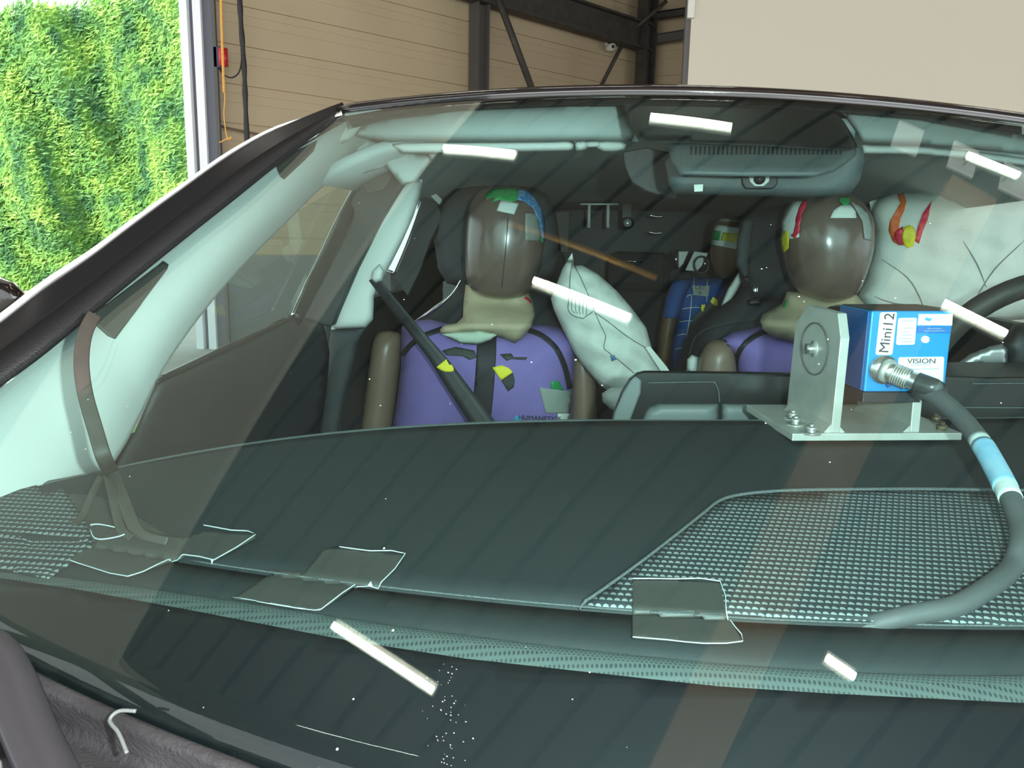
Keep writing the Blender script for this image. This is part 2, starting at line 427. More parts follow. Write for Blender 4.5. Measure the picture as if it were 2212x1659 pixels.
tag(box('floor', (0, 5, -.05), (26, 22, .1), 'concrete'), kind='structure')
tag(box('ground', (-20, 14, -.16), (40, 50, .1), 'asphalt'), kind='structure')
pw = PY(1490, 100, 8.0); R8 = 9.0
pr = box('wall_right', ((pw[0]+R8)/2, 8.05, CH/2), (R8-pw[0], .1, CH), 'partition_white'); pr['kind'] = 'structure'
tag(box('trim_1', (pw[0]-.02, 8.08, CH/2), (.06, .12, CH), 'steel_mid'), kind='structure')
tag(box('trim_2', (pw[0]-.01, 8.03, 4.0), (.06, .14, 1.3), 'white_plastic'), kind='structure')
# ceiling: trapezoid deck running parallel to the left wall
cd_ = dl; cn = np.array([dl[1], -dl[0], 0]); rows = []
for k in range(-17, 36):
    for o_, z_ in ((0, 0), (.245, 0), (.25, .12), (.295, .12)):
        q = cn*(k*.30+o_); rows.append([np.array([0, 6, 0])+q-cd_*14+np.array([0, 0, CH+z_]), np.array([0, 6, 0])+q+cd_*14+np.array([0, 0, CH+z_])])
ce = grid('ceiling', rows, 'deck', None, smooth=False); ce['kind'] = 'structure'
# pale panel added under the ceiling, standing in for a lit wall mirrored in the glass
e0 = np.array([-4.5, 0., 0])-np.array([.47, .88, 0])*3; e1 = np.array([-1.42, 4.92, 0])+np.array([.47, .88, 0])*1.2; so = np.array([-2.6, 1.4, 0])
V = [e0, e1, e1+so, e0+so]; V = [v+np.array([0, 0, CH-.02]) for v in V]+[v+np.array([0, 0, CH-.12]) for v in V]
tag(obj('trim_3', V, [(0, 1, 2, 3), (4, 7, 6, 5), (0, 4, 5, 1), (1, 5, 6, 2), (2, 6, 7, 3), (3, 7, 4, 0)], 'reflection_panel', None, False), kind='structure')
# gate jamb
jx = JB-dl*.02
def post(name, px, wd, dist, m, label, cat, z1=CH, depth=.2, group=None):
    p = PY(px, 300, dist); o = box(name, (p[0], p[1], z1/2), (wd, depth, z1), m, None, -YAW*0); return tag(o, label, cat, group) if label else tag(o, kind='structure')
def jamb(name, xl, xr, dist, m, dep, kind=True):
    a = PY(xl, 200, dist); b = PY(xr, 200, dist); o = box(name, ((a[0]+b[0])/2, dist+dep/2, CH/2), (b[0]-a[0], dep, CH), m); o['kind'] = 'structure'; return o
jamb('door_1', 396, 412, 8.40, 'door_white', .08); jamb('trim_4', 412, 424, 8.46, 'door_grey', .05); jamb('trim_5', 424, 441, 8.42, 'door_white', .08)
jamb('trim_6', 441, 464, 8.46, 'door_grey', .06); jamb('trim_7', 464, 471, 8.42, 'steel_mid', .04)
# steel frame
def onwall(px, off=.16):
    d = ray(px, 300); t = np.linspace(0, 7.2, 800); best = None
    for s in t:
        p = CR-dl*s-nl*off; v = abs((p-C)[0]*d[1]-(p-C)[1]*d[0])
        if best is None or v < best[0]: best = (v, p)
    return best[1]
def ibeam(name, a, b, h, wd, m, label, cat, horiz=np.array([0, 0, 1.0])):
    """I-section between two points; flange normal along horiz"""
    a = np.array(a, float); b = np.array(b, float); d = (b-a)/np.linalg.norm(b-a); u = horiz-d*(horiz@d); u /= np.linalg.norm(u); s = np.cross(d, u); t = h*.08
    prof = [(-wd/2, -h/2), (wd/2, -h/2), (wd/2, -h/2+t), (t/2, -h/2+t), (t/2, h/2-t), (wd/2, h/2-t), (wd/2, h/2), (-wd/2, h/2), (-wd/2, h/2-t), (-t/2, h/2-t), (-t/2, -h/2+t), (-wd/2, -h/2+t)]
    o = grid(name, [[p+s*x+u*y for x, y in prof] for p in (a, b)], m, None, closed=True, smooth=False, caps=True); return tag(o, label, cat)
c1 = onwall(1033, .14); c2 = CR+np.array([.0, -.35, 0])
ibeam('steel_column', (c1[0], c1[1], 0), (c1[0], c1[1], CH), .2, .2, 'steel_mid', 'grey steel column on the beige wall left of the diagonal brace', 'column', dl)
ibeam('steel_column', (c2[0], c2[1], 0), (c2[0], c2[1], CH), .24, .22, 'steel_dark', 'dark steel column in the hall corner', 'column', dl)
bz = PY(1330, 75, 13.5)[2]
ibeam('steel_beam', CR-dl*7.0-nl*.2+np.array([0, 0, bz+.12]), CR-nl*.2-dl*.1+np.array([0, 0, bz+.0]), .42, .2, 'steel_dark', 'heavy dark steel beam along the top of the left wall', 'beam')
ibeam('steel_beam', CR+db*.2-nb*.25+np.array([0, 0, bz+.32]), CR+db*5-nb*.25+np.array([0, 0, bz+.40]), .10, .14, 'steel_dark', 'thin dark steel beam over the back wall by the corner', 'beam')
ibeam('steel_beam', CR+db*.2-nb*.2+np.array([0, 0, bz-.02]), CR+db*5-nb*.2+np.array([0, 0, bz+.16]), .14, .1, 'steel_mid', 'grey steel rail across the back wall below the thin beam', 'beam')
def br(px1, py1, px2, py2, dist, r, label, m='steel_dark'):
    return tag(tube('diagonal_brace', [PY(px1, py1, dist), PY(px2, py2, dist)], r, m, sub=1, n=8), label, 'brace')
br(1055, -60, 1152, 200, 11.0, .045, 'long dark diagonal brace right of the grey column')
br(1296, 190, 1345, 95, 12.6, .03, 'short dark brace rising to the corner column')
br(1372, 62, 1440, 2, 13.2, .03, 'short dark knee brace at the top right of the corner column')
# wall fittings
cc = empty('security_camera', PY(1320, 103, 13.2), 'small white security camera beside the dark corner column', 'camera')
p = PY(1318, 103, 13.2); tube('camera_body', [p+np.array([-.05, .12, .01]), p+np.array([.04, -.10, -.01])], .055, 'white_plastic', cc, sub=1, n=16); tube('camera_lens', [p+np.array([.04, -.10, -.01]), p+np.array([.045, -.115, -.012])], .025, 'black_gloss', cc, sub=1, n=12)
box('mounting_arm', p+np.array([-.06, .1, .09]), (.04, .05, .16), 'white_plastic', cc)
wd_ = 8.15
tag(tube('pull_rope', [PY(476, -60, wd_), PY(479, 60, wd_), PY(484, 200, wd_)], lambda t: .0135+.0035*math.sin(t*420), 'rope_yellow', sub=150, n=8), 'twisted orange rope hanging beside the gate frame', 'rope')
rp = [PY(484+1.2*math.sin(i*1.1), 200+i*9.2, wd_) for i in range(10)]
tag(tube('loose_string', [PY(484, 196, wd_), PY(486, 212, wd_), PY(484, 250, wd_), PY(489, 290, wd_), PY(494, 302, wd_), PY(500, 296, wd_), PY(490, 300, wd_), PY(474, 308, wd_)], .006, 'rope_yellow', sub=5, n=6), 'thin yellow string with a knot below the orange rope', 'string')
sr = empty('warning_beacon', PY(478, 124, 8.45), 'red and black warning beacon behind the orange rope', 'beacon')
p = PY(482, 124, 8.45); tube('red_lens', [p+np.array([0, 0, -.09]), p+np.array([0, 0, .09])], .05, 'siren_red', sr, sub=1, n=16); box('beacon_housing', p+np.array([-.06, .02, 0]), (.08, .10, .22), 'siren_blue', sr, bevel=.01)
tag(tube('hanging_cable', [PY(473, 140, 8.5), PY(480, 158, 8.5), PY(498, 168, 8.5), PY(515, 158, 8.5), PY(522, 130, 8.5), PY(520, 90, 8.5)], .008, 'black_cable', n=6), 'thin black cable looping from the warning beacon', 'cable')
tag(tube('cable_bundle', [PY(515, -60, 8.5), PY(520, 40, 8.5), PY(527, 140, 8.5), PY(531, 240, 8.5), PY(538, 400, 8.5)], lambda t: .026+.004*math.sin(t*40), 'black_cable'), 'thick black cable bundle running down the beige wall', 'cable')
tag(tube('wall_pipe', [PY(471, 268, 8.75), PY(500, 278, 8.75), PY(640, 305, 9.3)], .012, 'joint_brown', n=6), 'thin brown pipe along the beige wall by the gate', 'pipe')
# tube lamps: each hangs where its reflection lies in the windshield
tubes = [((960, 321), (1112, 334), 'tube lamp mirrored on the passenger sun visor'), ((1405, 253), (1580, 275), 'tube lamp mirrored on the black band above the rear view mirror'),
         ((1153, 607), (1360, 688), 'tube lamp mirrored across the wrinkled airbag between the seats'), ((1940, 610), (2172, 722), 'tube lamp mirrored above the steering wheel'),
         ((2090, 336), (2200, 380), 'tube lamp mirrored near the right edge of the windshield'), ((720, 1352), (936, 1493), 'tube lamp mirrored low on the windshield below the dash edge'),
         ((1785, 1422), (1845, 1463), 'short tube lamp mirrored at the lower right of the windshield')]
for a, b, lb in tubes:
    A = refl(*a, CH-.25); B = refl(*b, CH-.25)
    t = empty('tube_lamp', ((A+B)/2), 'bright ceiling '+lb, 'lamp', None)
    tube('glowing_tube', [A, B], .026, 'tube_glow', t, sub=1, n=12)
    d = (B-A)/np.linalg.norm(B-A); mid = (A+B)/2; L = np.linalg.norm(B-A)
    box('lamp_housing', mid+np.array([0, 0, .06]), (L*1.02, .09, .05), 'white_plastic', t, math.atan2(d[1], d[0]))
    for s in (-.4, .4): tube('hanger_rod', [mid+d*L*s+np.array([0, 0, .08]), mid+d*L*s+np.array([0, 0, .27])], .006, 'steel_mid', t, sub=1, n=6)
# crane beam and roof members, seen in the windshield
A = refl(1815, 950, CH-.4); B = refl(1480, 1650, CH-.4); d = (A-B)/np.linalg.norm(A-B)
ibeam('crane_beam', B-d*2.5, A+d*2.6, .12, .36, 'beam_orange', 'orange crane beam under the roof, mirrored as a brown stripe through the speaker grille', 'beam')
A = refl(1100, 485, CH-.35); B = refl(1418, 603, CH-.35)
tag(tube('conduit', [A, B], .022, 'rope_yellow', sub=1, n=8), 'thin orange conduit under the roof, mirrored across the left dummy head', 'pipe')
for i, (px, py) in enumerate([(1960, 300), (2080, 345), (2190, 392)]):
    q = refl(px, py, CH-.05); o = box('window_%d' % (i+1), (q[0], q[1], CH-.04), (.22, .40, .03), 'skylight_glow', None, -.35); o['kind'] = 'structure'

# hedge outside the gate
def hedge():
    a = PY(-420, 300, 16.0); b = PY(400, 300, 19.5); a[2] = b[2] = 0; ht = 1.0; HT = lambda s: 5.6+1.9*max(0, s/L-.25); V = []; Fc = []
    d = b-a; L = np.linalg.norm(d); d /= L; nn = np.array([d[1], -d[0], 0])
    def hump(s, z): return .35*math.sin(s*1.9+.3*math.sin(z*1.1))+.22*math.sin(s*4.1+z*1.3)+.15*math.sin(z*2.3+s*.7)
    rows = []
    for i in range(61):
        z = ht*i/60; rows.append([a+d*(L*j/80)+nn*(hump(L*j/80, z*HT(L*j/80))-.25)+np.array([0, 0, z*HT(L*j/80)]) for j in range(81)])
    V = [p for r in rows for p in r]; nn_ = 81
    for i in range(60):
        for j in range(80): q = i*81+j; Fc.append((q, q+1, q+82, q+81))
    for _ in range(60000):
        s = rng.uniform(0, L); z = rng.uniform(-.03, 1.02)*HT(s); base = a+d*s+nn*(hump(s, z)-.22+rng.uniform(0, .28))+np.array([0, 0, z])
        ln = rng.uniform(.10, .24); an = rng.normal(math.radians(35), .5)
        dr = d*math.cos(an)*1.0+np.array([0, 0, 1])*math.sin(an)+nn*rng.uniform(.1, .8); dr /= np.linalg.norm(dr)
        sd = np.cross(dr, nn+rng.normal(0, .4, 3)); sd /= np.linalg.norm(sd)+1e-9; k = len(V); wv = ln*.11
        V += [base, base+dr*ln*.5+sd*wv, base+dr*ln, base+dr*ln*.5-sd*wv]; Fc.append((k, k+1, k+2, k+3))
    m = mat('foliage', (.10, .30, .03), .6); nt = m.node_tree; bb = nt.nodes['Principled BSDF']
    tc = nt.nodes.new('ShaderNodeTexCoord'); n = nt.nodes.new('ShaderNodeTexNoise'); n.inputs['Scale'].default_value = 2.2; n.inputs['Detail'].default_value = 6
    mp_ = nt.nodes.new('ShaderNodeMapping'); mp_.inputs['Scale'].default_value = (1, 1, .6)
    r = nt.nodes.new('ShaderNodeValToRGB'); r.color_ramp.elements[0].color = (.07, .22, .09, 1); r.color_ramp.elements[0].position = .36
    r.color_ramp.elements[1].color = (.36, .62, .12, 1); r.color_ramp.elements[1].position = .66; e = r.color_ramp.elements.new(.5); e.color = (.19, .44, .10, 1)
    nt.links.new(tc.outputs['Object'], mp_.inputs[0]); nt.links.new(mp_.outputs[0], n.inputs['Vector']); nt.links.new(n.outputs['Fac'], r.inputs[0]); nt.links.new(r.outputs[0], bb.inputs['Base Color'])
    o = obj('hedge', V, Fc, 'foliage', None, False); tag(o, 'tall dense green conifer hedge outside the open gate', 'hedge')
hedge()

# ================================================================== the car
car = empty('car', (0, 1.5, 0), 'black car with dummies seated inside, seen through its windshield', 'car')
# windshield outline (picture) -> pane
top_px = [(745, 243), (850, 224), (1000, 209), (1200, 201), (1400, 200), (1600, 204), (1800, 213), (2000, 230), (2212, 262), (2420, 300)]
rub_px = [(-160, 955), (0, 832), (100, 757), (200, 674), (300, 592), (400, 511), (500, 432), (600, 352), (700, 277), (745, 243)]
out_px = [(-160, 805), (0, 690), (100, 612), (200, 545), (300, 470), (400, 398), (500, 328), (600, 275), (700, 246), (745, 237)]
topw = [hitf(*p) for p in spline(top_px[:-1], 6)]
xs = [p[0] for p in topw]; ys = [p[1] for p in topw]
cf = np.polyfit(xs, ys, 2)
def ytop(x): return np.polyval(cf, x)
sidew = [hitf(*p) for p in rub_px]
sx = [p[0] for p in sidew]; sy = [p[1] for p in sidew]
sf = np.polyfit(sy, sx, 2)
def xside(y): return -np.polyval(sf, y)      # positive half width
bl = [hitf(*p) for p in [(0, 1420), (160, 1500), (350, 1585), (540, 1659), (760, 1740)]]
bf = np.polyfit([p[0]**2 for p in bl], [p[1] for p in bl], 1)
def ybot(x): return np.polyval(bf, x*x)
nu, nv = 61, 31; rows = []
for j in range(nv):
    v = j/(nv-1); r = []
    for i in range(nu):
        s = -1+2*i/(nu-1); x = s*.7
        for _ in range(12): y = ybot(x)*(1-v)+ytop(x)*v; x = s*(xside(y)+.004)
        y = ybot(x)*(1-v)+ytop(x)*v; r.append(np.array([x, y, G(x, y)]))
    rows.append(r)
pane_rows = rows
ws = grid('windshield', rows, 'windshield_glass', car); solid(ws, .0045, 1)
def under(x, y, d=.0065):
    n = GN(x, y); return np.array([x, y, G(x, y)])-n*d
def frit(name, poly, step=30, d=.0065, parent=ws, m='frit', smooth_poly=0):
    if smooth_poly: poly = [tuple(q) for q in spline(poly, smooth_poly, True)]
    V, Fc, D = fill(poly, step); P = [hitf(*v) for v in V]
    ok = [abs(p[0]) < xside(p[1])+.02 and p[1] < ytop(p[0])+.02 for p in P]
    o = obj(name, [under(p[0], p[1], d) for p in P], [f for f in Fc if all(ok[i] for i in f)], m, parent); solid(o, .0004, 0); return o
# black printed band: along the bottom, and the dotted field round the mirror
frit('bottom_band', [(-60, 1232), (150, 1262), (400, 1307), (740, 1372), (1000, 1412), (1366, 1452), (1552, 1472), (1800, 1488), (2212, 1508), (2450, 1512), (2450, 1760), (2212, 1800), (1106, 1790), (700, 1725), (540, 1655), (160, 1490), (-60, 1390)], 36)
frit('mirror_field', [(1338, 204), (1352, 240), (1372, 280), (1400, 296), (1480, 298), (1640, 304), (1760, 312), (1830, 315), (1856, 308), (1846, 285), (1825, 252), (1798, 226), (1795, 207), (1600, 200)], 14)
frit('top_band', top_px[:-1]+[(2212, 283), (2000, 246), (1800, 230), (1600, 219), (1400, 217), (1200, 219), (1000, 229), (850, 247), (760, 268)], 12)
# roof skin, front lip
roof_rows = []
for k, (dy, dz) in enumerate([(-.004, -.006), (-.004, .0), (.012, .005), (.05, .009), (.12, .012), (.3, .012), (.7, .010), (1.3, .01), (1.75, -.06)]):
    r = []
    for i in range(41):
        x = (-1+2*i/40)*(xside(1.3)+.0); y = ytop(x)+dy; z = G(x, ytop(x))+dz
        if k > 3: y = 1.28+dy
        r.append(np.array([x, y, z]))
    roof_rows.append(r)
solid(grid('roof', roof_rows, 'car_paint', car), .008, -1)
# A-pillars: moulding, rubber and bright drip rail (left one visible, right one mirrored)
inn = [hitf(*p) for p in spline(rub_px, 4)]
otr = []
for p, q in zip(spline(out_px, 4), inn):
    otr.append(PY(p[0], p[1], q[1]+.055))
def pillar(side):
    f = np.array([side, 1, 1]); mid1 = []; mid2 = []; bk = []; rim = []
    for a, b in zip(inn, otr):
        mid1.append((a*.62+b*.38)+np.array([0, -.006, .006])); mid2.append(a*.35+b*.65+np.array([0, -.012, .012])); bk.append(b+np.array([.01, .07, -.03]))
    I = [a-np.array([0, 0, .003]) for a in inn]
    ru = grid('windshield_rubber', [[q*f for q in r] for r in (I, [i*.9+m*.1+np.array([0, 0, .006]) for i, m in zip(I, mid1)], mid1, [m+np.array([0, .01, -.02]) for m in mid1])], 'rubber', car); solid(ru, .004)
    ap = grid('pillar_moulding', [[q*f for q in r] for r in (mid1, [m*.7+n*.3+np.array([0, 0, -.006]) for m, n in zip(mid1, mid2)], mid2, otr, bk)], 'pillar_black', car); solid(ap, .004)
    tube('drip_rail', [q*f for q in otr[::4]], lambda t: .0058-.004*t, 'door_white', car, n=8, sub=4)  # rail coloured white for the bright sky it would mirror
pillar(1); pillar(-1)
tube('roof_highlight_strip', [np.array([x, ytop(x)-.002, G(x, ytop(x))+.004]) for x in np.linspace(-.5, .5, 15)], .0022, 'chrome', car, n=6, sub=2)  # chrome strip laid in as the highlight along the roof edge

# interior A-pillar cover (light)
L0 = [(-200, 1020), (0, 838), (100, 763), (200, 681), (300, 600), (400, 520), (500, 441), (600, 362), (690, 292), (750, 262), (840, 250)]
R0 = [(100, 1170), (215, 1040), (262, 975), (300, 905), (352, 800), (428, 690), (520, 580), (618, 482), (700, 402), (762, 372), (850, 400)]
a0 = [hitf(*p)+ray(*p)*.022 for p in spline([(x-16, y-12) for x, y in L0], 4)]
def sideX(py): return -.735+.10*(1-min(1, max(0, (py-300)/600)))
b0 = [PX(p[0], p[1], sideX(p[1])-.0) for p in spline(R0, 4)]
rws = []
for t, bulge in ((0, 0), (.12, .006), (.3, .016), (.5, .022), (.7, .020), (.85, .012), (.95, .004), (1, 0)):
    rws.append([a*(1-t)+b*t+np.array([bulge, -bulge, bulge*.3]) for a, b in zip(a0, b0)])
rws.append([b+np.array([-.03, .03, 0]) for b in b0])
apt = grid('pillar_trim', rws, 'trim_light', car); solid(apt, .004)
# mirrored right pillar cover
solid(grid('pillar_trim', [[p*np.array([-1, 1, 1]) for p in r] for r in rws], 'trim_light', car), .004)

# dashboard ---------------------------------------------------------
def D(x, y): return .978+.055*min(1, max(0, (y-.55)/.5))
rear_px = [(120, 1045), (215, 1012), (300, 985), (450, 966), (600, 947), (750, 930), (900, 918), (1100, 908), (1300, 905), (1500, 903), (1700, 903), (1950, 903), (2212, 900), (2450, 898)]
def curve_fit(pxs, deg, f=D):
    P = [hitf(*p, f) for p in pxs]; return np.polyfit([p[0] for p in P], [p[1] for p in P], deg)
rc = curve_fit(rear_px, 4)
groove = curve_fit([(60, 1150), (400, 1205), (600, 1237), (820, 1268), (1000, 1284), (1260, 1308), (1560, 1330), (1700, 1338), (2212, 1350)], 3)
lip1 = curve_fit([(0, 1232), (400, 1278), (740, 1333), (1000, 1372), (1366, 1412), (1552, 1428), (2212, 1457)], 3)
XL, XR = -.80, .80
X = np.linspace(XL, XR, 90)
def cl(v, a, b): return max(a, min(b, v))
def yr(x): x = cl(x, -.76, .62); return np.polyval(rc, x)
def yg(x): x = cl(x, -.62, .35); return np.polyval(groove, x)
def yl(x): x = cl(x, -.62, .35); return np.polyval(lip1, x)
rowsD = []
for t in np.linspace(0, 1, 16): rowsD.append([np.array([x, yg(x)*(1-t)+(yr(x)-.012)*t, D(x, yg(x)*(1-t)+(yr(x)-.012)*t)]) for x in X])
dash = grid('dashboard', [[np.array([x, yg(x), D(x, yg(x))-.03]) for x in X]]+rowsD+[[np.array([x, yr(x)+.01, .70]) for x in X]], 'dash_soft', car)
solid(dash, .004)
strip = grid('defroster_strip', [[np.array([x, yg(x)-.0008, D(x, yg(x))-.020]) for x in X], [np.array([x, yg(x)-.0015, D(x, yg(x))-.0035]) for x in X], [np.array([x, (yg(x)+yl(x))/2, D(x, yg(x))-.004]) for x in X], [np.array([x, yl(x)+.003, D(x, yl(x))-.003]) for x in X]], 'dash_soft', dash); solid(strip, .003)
lipo = grid('perforated_lip', [[np.array([x, yl(x)+.004-dy, D(x, yl(x))-.003+dz]) for x in X] for dy, dz in ((0, 0), (.006, .003), (.016, .003), (.026, -.003), (.034, -.014), (.042, -.04), (.05, -.10))], 'lip_perforated', dash); solid(lipo, .003)
rim = tube('rear_rim', [np.array([x, yr(x), D(x, yr(x))-.0095]) for x in np.linspace(XL+.02, XR, 30)], .0085, 'dash_rim', dash, n=12, sub=3)
tube('groove_line', [np.array([x, yg(x)-.0005, D(x, yg(x))-.0005]) for x in np.linspace(-.5, .45, 24)], .0009, 'dash_rim', dash, n=6, sub=2)
# speaker grilles
grl = decal('speaker_grille', [(1252, 1312), (1300, 1280), (1380, 1222), (1460, 1160), (1520, 1112), (1555, 1085), (1600, 1072), (1680, 1064), (1800, 1061), (2000, 1060), (2212, 1063), (2450, 1072), (2450, 1356), (2212, 1351), (1900, 1345), (1560, 1330)], [dash], 'speaker_cloth', dash, off=.001, t=.001, step=26)
line_decal('grille_rim', [(1252, 1312), (1300, 1280), (1380, 1222), (1460, 1160), (1520, 1112), (1555, 1085), (1600, 1072), (1680, 1064), (1800, 1061), (2000, 1060), (2212, 1063)], 5, [dash], 'dash_rim', grl, off=.0025, t=.002, sub=3, step=8)
decal('speaker_grille', [(-200, 1105), (-20, 1076), (120, 1040), (150, 1075), (185, 1130), (205, 1180), (160, 1215), (105, 1252), (0, 1232), (-200, 1215)], [dash, strip, lipo], 'speaker_cloth', dash, off=.001, t=.001, step=20)
# low instrument bodies behind the rear edge: centre screen, cluster hood
def Y_(v): return lambda a, b: v
scr = slab('centre_screen', [(1318, 935), (1325, 895), (1342, 850), (1360, 820), (1375, 808), (1392, 804), (1600, 806), (1740, 809), (1760, 812), (1764, 935)], 1.22, .02, 'screen_black', car, bevel=.004)
pillow('screen_back_panel', [(1375, 935), (1392, 892), (1402, 878), (1420, 872), (1553, 872), (1553, 935)], 1.218, .012, 'screen_grey', scr, step=12, soft=14)
pillow('screen_lower_panel', [(1558, 935), (1558, 872), (1740, 874), (1742, 935)], 1.218, .008, 'screen_grey', scr, step=12, soft=14)
slab('screen_side', [(1318, 935), (1327, 893), (1345, 850), (1362, 822), (1372, 812), (1386, 822), (1384, 850), (1365, 900), (1350, 935)], 1.216, .006, 'screen_grey', scr, bevel=.003)
tube('screen_edge_line', [PY(1400, 827, 1.214), PY(1530, 825, 1.214), PY(1545, 829, 1.214), PY(1552, 845, 1.214), PY(1554, 870, 1.214)], .0009, 'dash_rim', scr, n=6)
hood = slab('cluster_hood', [(1760, 935), (1765, 814), (1850, 812), (2045, 812), (2130, 816), (2212, 815), (2400, 818), (2420, 935)], 1.23, .16, 'panel_black', car, bevel=.006)
tube('hood_edge', [PY(2100, 829, 1.226), PY(2212, 828, 1.226), PY(2300, 830, 1.226)], .001, 'dash_rim', hood, n=6)
tube('hood_edge', [PY(2030, 880, 1.226), PY(2212, 881, 1.226), PY(2300, 882, 1.226)], .001, 'dash_rim', hood, n=6)

# left side: door, window, B-pillar -------------------------------------
def sd(px, py): return PX(px, py, sideX(py))
def sd2(px, py): return PX(px, py, sideX(py)-.02)
door = pillow('front_door_panel', [(225, 1060), (262, 985), (290, 935), (318, 870), (338, 824), (400, 795), (480, 760), (560, 722), (640, 684), (672, 688), (700, 700), (712, 760), (706, 850), (690, 940), (690, 1000), (420, 1040)], 0, .014, 'panel_dark', car, step=18, soft=40, place=sd)
slab_ = tube('window_sill_strip', [sd(336, 826), sd(420, 788), sd(530, 736), sd(640, 682)], .0035, 'rubber', door, n=8)
tube('sill_chrome', [sd2(345, 815), sd2(430, 775), sd2(540, 723), sd2(640, 676)], .0022, 'chrome', door, n=8)
pn = [sd2(*p) for p in [(330, 830), (430, 680), (620, 470), (785, 372), (640, 680)]]
obj('side_window', pn, [(0, 1, 2, 3, 4)], 'side_glass', car, False)
fr = tube('window_frame', [sd(636, 690), sd(668, 632), sd(700, 572), (sd(735, 500)), sd(785, 385), sd(800, 360)], .014, 'panel_black', car, n=10)
tube('frame_chrome', [sd(640, 680)+np.array([.0, -.02, 0]), sd(665, 622)+np.array([0, -.02, 0]), sd(700, 550)+np.array([0, -.02, 0]), sd(740, 465)+np.array([0, -.02, 0]), sd(783, 385)+np.array([0, -.02, 0])], .003, 'chrome', fr, n=8)
slab('rear_frame', [(665, 700), (640, 685), (700, 555), (780, 392), (810, 360), (880, 372), (868, 400), (820, 480), (770, 580), (716, 705)], 1.60, .03, 'panel_dark', car, bevel=.004)
decal_t = slab('frame_tape', [(780, 362), (850, 355), (845, 385), (828, 410), (795, 418), (780, 395)], 1.585, .004, 'tape_dark', car, bevel=.001)
bp = pillow('pillar_trim', [(868, 396), (882, 384), (912, 388), (908, 420), (892, 470), (870, 520), (845, 570), (822, 610), (808, 640), (806, 690), (790, 708), (715, 712), (722, 660), (745, 600), (775, 540), (808, 470), (838, 425)], 1.64, .02, 'trim_light', car, step=10, soft=18)
pillow('pillar_lower_trim', [(714, 712), (790, 708), (772, 740), (760, 800), (742, 870), (728, 960), (682, 960), (690, 880), (702, 800)], 1.64, .02, 'seat_grey', car, step=12, soft=18)
pillow('belt_anchor', [(805, 585), (820, 570), (830, 585), (826, 606), (812, 612), (802, 602)], 1.60, .014, 'trim_light', bp, step=5)
# belt: from the anchor over the chest
def ybelt(px, py): return 1.61+.06*min(1, (py-600)/120)-.02*max(0, (py-780)/130)
def strap(name, Lp, Rp, yf, t, m, parent):
    a = spline(Lp, 5); b = spline(Rp, 5); rows = [[PY(*(p*(1-k)+q*k), yf(*(p*(1-k)+q*k))) for p, q in zip(a, b)] for k in (0, .33, .66, 1)]
    return solid(grid(name, rows, m, parent), t)
belt = strap('seat_belt', [(797, 606), (840, 664), (885, 722), (925, 775), (965, 838), (1015, 915), (1035, 945)], [(815, 598), (855, 646), (905, 706), (962, 770), (1015, 838), (1075, 918), (1095, 948)], ybelt, .0016, 'belt_web', car)
decal('yellow_belt_marker', [(943, 793), (969, 772), (988, 793), (986, 799), (975, 803), (962, 803), (952, 799)], [belt], 'sticker_yellow', belt, step=5)
# rear doors, rear quarter and tail (dark cabin shell)
def sidewall(sg, name, z0, z1, y0, y1, m, t=.03, xo=0):
    return box(name, (sg*(.735+xo), (y0+y1)/2, (z0+z1)/2), (t, y1-y0, z1-z0), m, car)
sidewall(-1, 'rear_door_panel', .45, 1.12, 1.70, 2.9, 'panel_dark'); sidewall(1, 'front_door_panel', .45, 1.08, 1.1, 1.7, 'panel_dark'); sidewall(1, 'rear_door_panel', .45, 1.12, 1.7, 2.9, 'panel_dark')
sidewall(-1, 'quarter_trim', 1.12, 1.42, 2.3, 3.1, 'panel_dark', .05); sidewall(1, 'quarter_trim', 1.12, 1.42, 2.1, 3.1, 'panel_dark', .05)
slab('rear_window_frame', [(850, 596), (905, 440), (915, 425), (945, 440), (955, 470), (930, 520), (905, 590), (880, 640)], 2.0, .02, 'panel_dark', car)
rw_ = slab('rear_side_window', [(832, 580), (862, 520), (902, 432), (912, 436), (884, 520), (856, 588)], 1.96, .004, 'lamp_glass', car, bevel=0)
tube('rear_frame_chrome', [PY(850, 592, 1.95), PY(872, 540, 1.95), PY(892, 487, 1.95), PY(910, 432, 1.95)], .0035, 'chrome', rw_, n=8)
tube('rear_frame_chrome', [PY(826, 580, 1.95), PY(850, 592, 1.95)], .003, 'chrome', rw_, n=8, sub=1)
# headliner
hl = []
for y, z in ((1.40, 1.480), (1.6, 1.482), (2.0, 1.475), (2.5, 1.455), (2.95, 1.44), (3.3, 1.42)):
    hl.append([np.array([x, y, z-.10*abs(x/.66)**4]) for x in np.linspace(-.66, .66, 25)])
solid(grid('headliner', hl, 'headliner_grey', car), .02, 1)
slab('rear_light_cover', [(905, 398), (925, 402), (960, 436), (948, 442)], 2.1, .02, 'trim_light', car)
